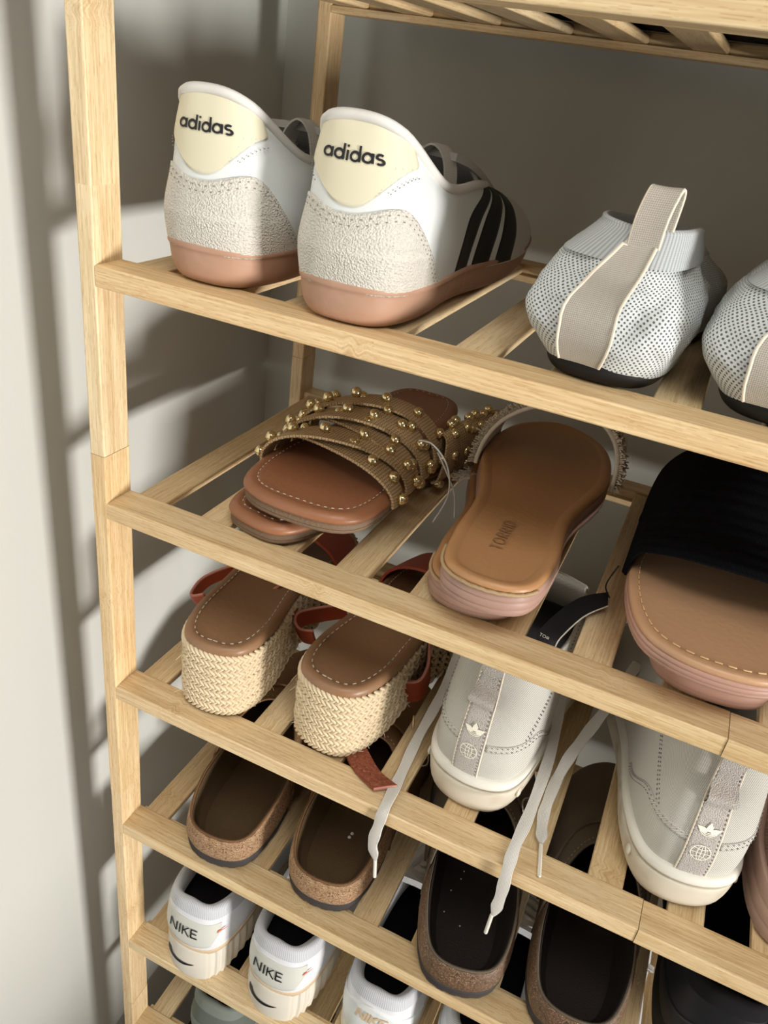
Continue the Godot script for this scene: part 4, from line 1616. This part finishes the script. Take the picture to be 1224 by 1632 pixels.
func trainer(called: String, group: String, kind: String) -> Node3D:
	var t := thing(called, "", "sneaker", Vector3.ZERO, 0.0, group)
	var F := [0.0, 0.011, 0.047, 0.106, 0.176, 0.238, 0.262]
	var W := [0.0, 0.0255, 0.0345, 0.034, 0.0415, 0.034, 0.0]
	var tall := 0.044 if kind == "platform" else 0.028
	var body: StandardMaterial3D = M.sage if kind == "sage" else (M.black if kind == "black" else M.trainer_white)
	var sole := Shell.new()
	for k in [[0.0, 0.004], [0.0015, 0.0015], [tall * 0.45, -0.0005], [tall * 0.88, 0.0002], [tall, 0.0012], [tall + 0.0006, 0.004]]: sole.rings.append(inset(ring(F, W, k[0]), k[1]))
	if kind == "platform": ribbed(sole, 0.0026, 52.0, 0.062)
	var m := MB.new()
	shell(m, sole, 260, 20)
	cap(m, sole.rings[0], false, 36)
	cap(m, sole.rings[-1], true, 36)
	var so := part(t, "sole", m, M.sage_pale if kind == "sage" else (M.black_rubber if kind == "black" else M.trainer_sole))
	var h := tall - 0.003
	var hc := 0.058 if kind == "platform" else 0.062      # height of the heel collar over the sole
	var sh := Shell.new()
	sh.rings = [
		ring([0.0025, 0.012, 0.048, 0.106, 0.176, 0.236, 0.259], [0, 0.0245, 0.0335, 0.033, 0.0402, 0.032, 0], h),
		ring([0.001, 0.0105, 0.047, 0.106, 0.175, 0.233, 0.254], [0, 0.0258, 0.0350, 0.033, 0.039, 0.030, 0], [h + 0.018, h + 0.018, h + 0.018, h + 0.017, h + 0.014, h + 0.01, h + 0.009]),
		ring([0.0035, 0.012, 0.048, 0.106, 0.170, 0.222, 0.238], [0, 0.0245, 0.0340, 0.031, 0.035, 0.024, 0], [h + 0.037, h + 0.036, h + 0.034, h + 0.033, h + 0.028, h + 0.02, h + 0.018]),
		ring([0.0050, 0.0135, 0.050, 0.107, 0.162, 0.206, 0.217], [0, 0.0240, 0.0325, 0.029, 0.027, 0.016, 0], [h + hc - 0.010, h + hc - 0.012, h + hc - 0.018, h + hc - 0.012, h + 0.040, h + 0.028, h + 0.025]),
		ring([0.0085, 0.016, 0.054, 0.108, 0.154, 0.19, 0.197], [0, 0.0215, 0.0295, 0.027, 0.02, 0.012, 0], [h + hc, h + hc - 0.003, h + hc - 0.010, h + hc - 0.004, h + 0.047, h + 0.033, h + 0.03]),
	]
	part(t, "upper", shell(MB.new(), sh, 110, 26), body)
	# padded collar and dark inside
	var co := Shell.new()
	var r4: PackedVector3Array = sh.rings[4]
	co.rings = [inset(sh.rings[3], -0.0008, 0.0), inset(r4, -0.0030, -0.0045), inset(r4, -0.0012, 0.0010), inset(r4, 0.0035, 0.0022), inset(r4, 0.0065, -0.004), inset(r4, 0.0055, -0.018)]
	part(t, "collar", shell(MB.new(), co, 96, 18), M.sage_pale if kind == "sage" else (M.box_cloth if kind == "black" else M.trainer_mesh))
	var l := Shell.new()
	l.rings = [inset(r4, 0.005, -0.014), inset(sh.rings[2], 0.005), inset(sh.rings[0], 0.005, 0.006)]
	m = MB.new()
	shell(m, l, 72, 8)
	cap(m, l.rings[-1], true, 30)
	part(t, "lining", m, M.lining_dark)
	if kind == "platform":
		m = MB.new()
		patch(m, sh, func(a: float, b: float) -> Vector2: return Vector2((a - 0.5) * 0.96, lerpf(0.01, 0.10, b)), 120, 3, 0.0009)
		part(t, "tan_band", m, M.trainer_tan)
		m = MB.new()
		patch(m, sh, func(a: float, b: float) -> Vector2:
			var w := 0.098 * lerpf(0.72, 1.0, smoothstep(0.0, 0.7, b))
			return Vector2((2 * a - 1) * w, lerpf(0.19, 0.585, b) - 0.05 * pow(1.0 - b, 2.0) * (1.0 - pow(absf(2 * a - 1), 2.0))), 26, 14, 0.0009)
		var tab := part(t, "heel_tab", m, M.trainer_grey)
		m = MB.new()
		strokes(m, word("NIKE", 0.0108, 0.98), 0.00135, on_shell(sh, -0.008, 0.375, 0.0016))
		part(tab, "lettering", m, M.black)
		m = MB.new()
		var sp := on_shell(sh, 0.098, 0.42, 0.0018)
		m.grid(PackedVector3Array([sp.call(Vector2(-0.005, -0.001)), sp.call(Vector2(0.005, 0.0005)), sp.call(Vector2(-0.0035, 0.0018)), sp.call(Vector2(0.005, 0.001))]), 1)
		part(tab, "orange_flash", m, M.orange)
		# black curved tick on the heel of the sole
		m = MB.new()
		sp = on_shell(sole, -0.010, 0.44, 0.0005)
		var sw := [Vector3(-0.0150, 0.0068, 0.0036), Vector3(-0.0152, 0.0040, 0.0048), Vector3(-0.0135, 0.0008, 0.0050), Vector3(-0.0095, -0.0015, 0.0044), Vector3(-0.0030, -0.0022, 0.0036), Vector3(0.0050, -0.0012, 0.0024), Vector3(0.0135, 0.0012, 0.0003)]
		var fine := smooth(sw, 24)
		var p := PackedVector3Array()
		for k in 3:
			for i in 25:
				var q := fine[i]
				var d := fine[mini(i + 1, 24)] - fine[maxi(i - 1, 0)]
				var o := Vector2(d.x, d.y).normalized().orthogonal() * q.z * 0.65 * (k - 1)
				p.append(sp.call(Vector2(q.x, q.y) - o))
		m.grid(p, 24)
		part(so, "tick_mark", m, M.black)
	elif kind == "low":
		m = MB.new()
		patch(m, sh, func(a: float, b: float) -> Vector2:
			var q := absf(2 * a - 1)
			return Vector2((2 * a - 1) * 0.16, lerpf(0.02, 0.66 - 0.40 * pow(q, 1.6), b)), 40, 14, 0.0011)
		var cs := part(t, "heel_counter", m, M.white_leather)
		m = MB.new()
		strokes(m, word("NIKE", 0.0105, 0.92, 0.16), 0.0021, on_shell(sh, 0.0, 0.46, 0.0017))
		part(cs, "lettering", m, M.trainer_tan)
	else:
		m = MB.new()
		patch(m, sh, func(a: float, b: float) -> Vector2: return Vector2((a - 0.5) * 0.36, lerpf(0.02, 0.42 - 0.2 * absf(2 * a - 1), b)), 40, 12, 0.0011)
		part(t, "heel_counter", m, M.sage_pale if kind == "sage" else M.black)
	# tongue, laces
	var tl := smooth([Vector3(-0.018, h + 0.030, -0.196), Vector3(-0.022, h + 0.042, -0.162), Vector3(-0.024, h + 0.056, -0.128), Vector3(-0.023, h + 0.078, -0.104)], 16)
	var tr := PackedVector3Array()
	for q in tl: tr.append(Vector3(-q.x, q.y, q.z))
	part(t, "tongue", MB.new().strip(tl, tr, 0.005), body)
	for k in 6:
		var z := -0.190 + 0.0125 * k
		var yy := h + 0.034 + 0.0044 * k
		var a := smooth([Vector3(-0.022, yy - 0.006, z), Vector3(-0.01, yy + 0.006, z + 0.002), Vector3(0.01, yy + 0.007, z + 0.004), Vector3(0.022, yy - 0.004, z + 0.006)], 12)
		var b := PackedVector3Array()
		for q in a: b.append(q + Vector3(0, 0.0022, 0.0065))
		part(t, "lace", MB.new().strip(a, b, 0.0014, 3), M.sage_pale if kind == "sage" else (M.box_cloth if kind == "black" else M.lace))
	# bow of loose lace ends
	for s in [-1, 1]:
		var a := smooth([Vector3(0, h + 0.066, -0.124), Vector3(s * 0.014, h + 0.076, -0.12), Vector3(s * 0.032, h + 0.066, -0.126), Vector3(s * 0.030, h + 0.054, -0.134), Vector3(s * 0.012, h + 0.060, -0.13), Vector3(0, h + 0.064, -0.128)], 24)
		var b := PackedVector3Array()
		for q in a: b.append(q + Vector3(0, 0.001, 0.006))
		part(t, "lace_loop", MB.new().strip(a, b, 0.0014, 3), M.sage_pale if kind == "sage" else (M.box_cloth if kind == "black" else M.lace))
	return t


# ------------------------------------------------------------------ taupe slide with a ridged footbed
func taupe_sandal() -> Node3D:
	var t := thing("taupe_sandal", "taupe slide with a finely ridged footbed beyond the sideways white sneaker", "sandal", Vector3.ZERO)
	var F := [0.0, 0.010, 0.045, 0.102, 0.170, 0.226, 0.248]
	var W := [0.0, 0.022, 0.034, 0.037, 0.047, 0.038, 0.0]
	part(t, "sole", slab(F, W, [[0.0, 0.003], [0.001, 0.001], [0.010, 0.0], [0.011, 0.0016], [0.012, 0.0], [0.021, 0.0], [0.022, 0.0016], [0.023, 0.0], [0.0335, 0.0], [0.0345, 0.0010], [0.0345, 0.0032], [0.0320, 0.0045]], [], 96, 1), M.taupe_edge)
	var rr := ring(F, W, 0.0)
	for k in 84:
		var f := 0.006 + 0.0028 * k
		if f > 0.242: break
		var w := 0.0
		for i in 60:
			var q := loop_at(rr, 0.5 * i / 60.0)
			if absf(-q.z - f) < 0.005: w = maxf(w, q.x)
		w -= 0.0045
		if w > 0.004:
			part(t, "footbed_ridge", MB.new().tube(PackedVector3Array([Vector3(-w, 0.0318, -f), Vector3(w, 0.0318, -f)]), 0.0012, 6), M.taupe)
	var a := PackedVector3Array()
	var b := PackedVector3Array()
	for i in 21:
		var f := i / 20.0
		a.append(arch(f, -0.047, 0.047, 0.028, 0.040, -0.140, -0.140))
		b.append(arch(f, -0.047, 0.047, 0.028, 0.032, -0.195, -0.195))
	part(t, "strap", MB.new().strip(a, b, 0.003, 6), M.taupe)
	return t


func build_shoes():
	# ---- uppermost shoe shelf
	var a := sneaker_gum()
	tag(a, "white gum-soled sneaker in front of its partner, three black stripes in full view", "sneaker", "white sneakers with gum soles")
	twin(a, "white gum-soled sneaker beside the corner post, half behind its partner", at_shelf(1, 0.0615, -0.009), 0.0)
	var k := knit_shoe()
	tag(k, "grey knitted slip-on beside the striped sneaker, its heel loop whole", "shoe", "grey knitted slip-on shoes")
	twin(k, "grey knitted slip-on cut off by the picture's edge", at_shelf(1, 0.361, -0.020), -2.0)
	# ---- second shelf
	var s := stud_sandal()
	tag(s, "upper woven sandal with gold studs, square toe lying on its partner", "sandal", "woven sandals with gold studs")
	s.position = at_shelf(2, 0.123, -0.264, 0.0190)
	s.rotation.y = PI
	var s2 := twin(s, "lower woven sandal with gold studs, heel under the other sandal's toe", at_shelf(2, 0.0955, -0.020), -11.0)
	stud_bands(s, false)
	stud_bands(s2, true)
	cord_loop(s, [Vector3(0.170, -0.094, -0.105), Vector3(0.182, -0.092, -0.10), Vector3(0.194, -0.104, -0.10), Vector3(0.198, -0.124, -0.10), Vector3(0.191, -0.147, -0.10)])
	cord_loop(s2, [Vector3(0.178, -0.108, -0.125), Vector3(0.189, -0.119, -0.12), Vector3(0.197, -0.133, -0.12), Vector3(0.200, -0.150, -0.12)])
	var d := slide_sandal()
	tag(d, "upper tan slide with a frayed white strap, stamped footbed in full view", "sandal", "tan slides with frayed white straps")
	var d2 := twin(d, "lower tan slide with a flattened frayed strap, mostly under its partner", at_shelf(2, 0.2415, -0.019), 1.0)
	slide_strap(d, -0.165, 0.052, -0.003, 0.004)
	slide_strap(d2, -0.150, 0.0070, -0.003, 0.0)
	d.position = at_shelf(2, 0.254, 0.004, 0.0225)
	d.rotation.y = deg_to_rad(1.5)
	var c := cord_sandal()
	tag(c, "upper tan sandal with a broad black corduroy strap, toe towards the room", "sandal", "tan sandals with black corduroy straps")
	var c2 := twin(c, "lower tan sandal with a black strap, heel showing under its partner", at_shelf(2, 0.3800, -0.021), 3.0)
	cord_strap(c, 0.060, false)
	cord_strap(c2, 0.003, true)
	c.position = at_shelf(2, 0.366, -0.243, 0.0270)
	c.rotation.y = deg_to_rad(180.0 + 2.0)
	hang_tag()
	# ---- third shelf
	var e := espadrille()
	tag(e, "rope platform sandal nearer the post, wavy red strap at its side", "sandal", "platform espadrilles with rust red straps")
	e.position = at_shelf(3, 0.0725, -0.0125)
	e.rotation.y = deg_to_rad(7.0)
	var e2 := twin(e, "rope platform sandal beside the white sneaker, rust red ankle strap loose", at_shelf(3, 0.157, -0.0225), -7.0)
	leather_loop(e, "heel_strap", [Vector3(0.0240, -0.262, -0.076), Vector3(0.0128, -0.2690, -0.0770), Vector3(0.0091, -0.2680, -0.0810), Vector3(0.0103, -0.2624, -0.0950), Vector3(0.0209, -0.2590, -0.1150), Vector3(0.040, -0.255, -0.135)], Vector3(0.002, -0.010, -0.004), e.transform)
	leather_loop(e, "heel_strap", [Vector3(0.066, -0.243, -0.122), Vector3(0.075, -0.249, -0.108), Vector3(0.0700, -0.2550, -0.1000), Vector3(0.0715, -0.2590, -0.0950), Vector3(0.0815, -0.2600, -0.0900), Vector3(0.0890, -0.2612, -0.0850), Vector3(0.0890, -0.2650, -0.0800), Vector3(0.0850, -0.2690, -0.0800)], Vector3(0.003, -0.004, -0.020), e.transform)
	leather_loop(e2, "heel_strap", [Vector3(0.118, -0.262, -0.083), Vector3(0.1050, -0.2690, -0.0880), Vector3(0.0988, -0.2655, -0.0900), Vector3(0.0959, -0.2650, -0.1000), Vector3(0.1043, -0.2635, -0.1100), Vector3(0.124, -0.260, -0.125)], Vector3(0.002, -0.016, -0.006), e2.transform)
	leather_loop(e2, "heel_strap", [Vector3(0.1730, -0.2660, -0.0770), Vector3(0.1853, -0.2737, -0.0800), Vector3(0.1987, -0.2753, -0.0850), Vector3(0.2064, -0.2729, -0.0900), Vector3(0.2073, -0.2658, -0.1000), Vector3(0.2024, -0.2560, -0.1120), Vector3(0.196, -0.250, -0.13)], Vector3(0.000, -0.028, -0.012), e2.transform)
	ankle_strap(e2)
	var w := canvas_sneaker()
	tag(w, "white canvas sneaker beside the rope platform, laces hanging on both its sides", "sneaker", "white canvas high sneakers")
	w.position = at_shelf(3, 0.2655, -0.026)
	w.rotation.y = deg_to_rad(-3.5)
	var w2 := twin(w, "white canvas sneaker turned sideways, near the upended taupe sandal", at_shelf(3, 0.4120, -0.024), 12.0)
	loose_lace(w, [Vector3(0.2250, -0.255, -0.120), Vector3(0.2230, -0.285, -0.0950), Vector3(0.2195, -0.3045, -0.0660), Vector3(0.2212, -0.3085, -0.0322), Vector3(0.2228, -0.3097, -0.0020), Vector3(0.2218, -0.3247, 0.0035), Vector3(0.2207, -0.3415, 0.0045), Vector3(0.2245, -0.3554, 0.0045)], [Vector3(0.2247, -0.3566, 0.0045), Vector3(0.2264, -0.3724, 0.0045)], Vector3(1, 0, 0.2))
	loose_lace(w, [Vector3(0.3000, -0.2350, -0.1500), Vector3(0.3040, -0.2552, -0.1200), Vector3(0.3106, -0.2759, -0.0800), Vector3(0.3115, -0.2850, -0.0300), Vector3(0.3097, -0.2950, -0.0040), Vector3(0.3101, -0.3102, 0.0040), Vector3(0.3108, -0.3337, 0.0050), Vector3(0.3100, -0.3526, 0.0050)], [Vector3(0.3092, -0.3532, 0.0050), Vector3(0.3088, -0.3726, 0.0050)], Vector3(1, 0, 0.1))
	loose_lace(w2, [Vector3(0.3480, -0.238, -0.155), Vector3(0.3356, -0.2553, -0.1100), Vector3(0.3230, -0.2750, -0.0720), Vector3(0.3194, -0.3024, -0.0500), Vector3(0.3240, -0.3092, -0.0271)], [Vector3(0.3242, -0.3092, -0.0261), Vector3(0.3291, -0.3097, -0.0030)], Vector3(1, 0, 0.3))
	var u := taupe_sandal()
	u.position = at_shelf(3, 0.4780, -0.026)
	u.rotation.y = deg_to_rad(-5.0)
	# ---- fourth shelf
	var g := clog("clog", "brown suede clogs with cork soles", M.cork, M.clog_bed, M.clog_upper)
	tag(g, "brown suede clog with a light cork rim, first from the corner post", "clog", "brown suede clogs with cork soles")
	g.position = at_shelf(4, 0.0865, -0.003)
	g.rotation.y = deg_to_rad(6.0)
	var g2 := twin(g, "brown suede clog with a light cork rim, beside the dark clogs", at_shelf(4, 0.1785, -0.0115), 5.0)
	specks(g2, [Vector3(0.1770, -0.4496, -0.0727), Vector3(0.1775, -0.4496, -0.0770)], 0.0016)
	var h := clog("dark_clog", "dark-lined clogs with brown cork soles", M.cork_dark, M.dark_bed, M.dark_upper)
	tag(h, "dark-lined cork clog turned aslant under the hanging white lace", "clog", "dark-lined clogs with brown cork soles")
	h.position = at_shelf(4, 0.3015, 0.000)
	h.rotation.y = deg_to_rad(12.5)
	twin(h, "dark-lined cork clog farther along the shelf, shine on its heel", at_shelf(4, 0.3805, -0.005), 3.0)
	specks(h, [Vector3(0.2743, -0.4490, -0.0908), Vector3(0.2743, -0.4490, -0.0829), Vector3(0.2706, -0.4490, -0.0691), Vector3(0.2872, -0.4490, -0.0438), Vector3(0.2722, -0.4490, -0.0490)], 0.0006)
	# ---- fifth shelf
	var n := trainer("platform_trainer", "white trainers with thick ribbed soles", "platform")
	tag(n, "white thick-soled trainer with black heel lettering, next to the corner post", "sneaker", "white trainers with thick ribbed soles")
	n.position = at_shelf(5, 0.0655, 0.003)
	twin(n, "white thick-soled trainer with black heel lettering, away from the post", at_shelf(5, 0.1495, -0.001), -1.0)
	var q := trainer("low_trainer", "white trainers with tan lettering", "low")
	tag(q, "low white trainer with tan slanted lettering on its heel", "sneaker", "white trainers with tan lettering")
	q.position = at_shelf(5, 0.2400, -0.012)
	twin(q, "low white trainer mostly hidden below the aslant dark clog", at_shelf(5, 0.3260, -0.016), 0.0)
	twin(q, "low white trainer deep in shadow below the farther dark clog", at_shelf(5, 0.4150, -0.030), 0.0)
	var o := trainer("black_trainer", "black trainers", "black")
	tag(o, "black trainer in deep shade beyond the farther dark clog", "sneaker", "black trainers")
	o.position = at_shelf(4, 0.4680, -0.028)
	twin(o, "unseen black trainer next to its partner, farther along the clogs' shelf", at_shelf(4, 0.5520, -0.028), 0.0)  # out of view, helps darken the end of this shelf
	for lv in 3:  # shoes out of view, placed to keep window light off the back wall
		var more := ["on the top shoe shelf past the knitted shoes", "on the shelf of leather sandals", "on the white high sneakers' shelf past the taupe slide"]
		for i in 2:
			var r := twin(o, "unseen light-blocking black trainer " + more[lv] + (", the nearer of two" if i == 0 else ", by the end posts"), at_shelf(lv + 1, 0.620 + 0.0855 * i, -0.022), 0.0)
			r.set_meta("group", ["unseen light-blocking trainers on the top shoe shelf", "unseen light-blocking trainers on the sandals' shelf", "unseen light-blocking trainers on the high sneakers' shelf"][lv])
	# ---- sixth shelf
	var v := trainer("sage_trainer", "", "sage")
	tag(v, "grey-green trainer on the lowest shelf in view", "sneaker")
	v.position = at_shelf(6, 0.085, -0.008)


func cord_loop(t: Node3D, pts: Array):
	var iv := t.transform.affine_inverse()
	var l := []
	for q: Vector3 in pts: l.append(iv * (q + Vector3(0, Y0, 0)))
	part(t, "clear_cord", MB.new().tube(smooth(l, 40), 0.0006, 6), M.clear_cord)


func ankle_strap(t: Node3D):
	var iv := t.transform.affine_inverse()
	var y := Vector3(0, Y0, 0)
	var l := []
	var r := []
	for q: Vector3 in [Vector3(0.150, -0.3085, -0.062), Vector3(0.1650, -0.3094, -0.0461), Vector3(0.1764, -0.3096, -0.0318), Vector3(0.1914, -0.3094, -0.0187), Vector3(0.2102, -0.3080, -0.0097)]: l.append(iv * (q + y))
	for q: Vector3 in [Vector3(0.166, -0.3085, -0.068), Vector3(0.1802, -0.3094, -0.0518), Vector3(0.1908, -0.3096, -0.0405), Vector3(0.2071, -0.3094, -0.0268), Vector3(0.2229, -0.3080, -0.0204)]: r.append(iv * (q + y))
	var a := smooth(l, 24)
	var b := smooth(r, 24)
	var o := part(t, "ankle_strap", MB.new().strip(a, b, 0.0024, 6), M.rust_speck)
	part(o, "cut_end", MB.new().tube(PackedVector3Array([a[-1], b[-1]]), 0.0013, 6), M.pink_edge)
	# buckle hanging on the other strap
	var bk := MB.new()
	var p0 := iv * (Vector3(0.2095, -0.2990, -0.080) + y)
	var p1 := iv * (Vector3(0.2115, -0.3090, -0.078) + y)
	bk.tube(PackedVector3Array([p0, p1]), 0.0009, 8)
	part(t, "buckle_pin", bk, M.gold)


func hang_tag():
	var t := thing("hang_tag", "long black paper tag lying on the slats between the tan sandals", "tag", at_shelf(2, 0.30, -0.05))
	var iv := t.transform.affine_inverse()
	var y := Vector3(0, Y0, 0)
	var l := []
	var r := []
	for q: Vector3 in [Vector3(0.3164, -0.1485, -0.0739), Vector3(0.3056, -0.1500, -0.0563), Vector3(0.2982, -0.1525, -0.0327), Vector3(0.2968, -0.1560, -0.0262)]: l.append(iv * (q + y))
	for q: Vector3 in [Vector3(0.3140, -0.1480, -0.0885), Vector3(0.2985, -0.1490, -0.0715), Vector3(0.2870, -0.1520, -0.0400), Vector3(0.2850, -0.1560, -0.0265)]: r.append(iv * (q + y))
	var a := smooth(l, 24)
	var b := smooth(r, 24)
	var o := part(t, "card", MB.new().strip(a, b, 0.0007, 6), M.black)
	part(o, "white_edge", MB.new().tube(a, 0.0005, 5), M.white_edge)
	var m := MB.new()
	strokes(m, word("TOR", 0.0030, 1.1), 0.0004, func(p: Vector2) -> Vector3:
		var f := 0.86 - p.y / 0.05
		return line_at(a, f).lerp(line_at(b, f), 0.66 - p.x / 0.016) + Vector3(0, 0.0007, 0))
	part(o, "lettering", m, M.white_edge)
	m = MB.new()
	m.tube(smooth([a[0].lerp(b[0], 0.75) + Vector3(0.001, 0.0008, 0.003), iv * (Vector3(0.3112, -0.1455, -0.0923) + y), iv * (Vector3(0.3148, -0.1335, -0.0990) + y)], 16), 0.0005, 5)
	part(t, "cord", m, M.black)


func specks(t: Node3D, pts: Array, r: float):
	var iv := t.transform.affine_inverse()
	var m := MB.new()
	for q: Vector3 in pts: m.ball(iv * (q + Vector3(0, Y0, 0)), r, 8)
	part(t, "lint_speck", m, M.white_edge)
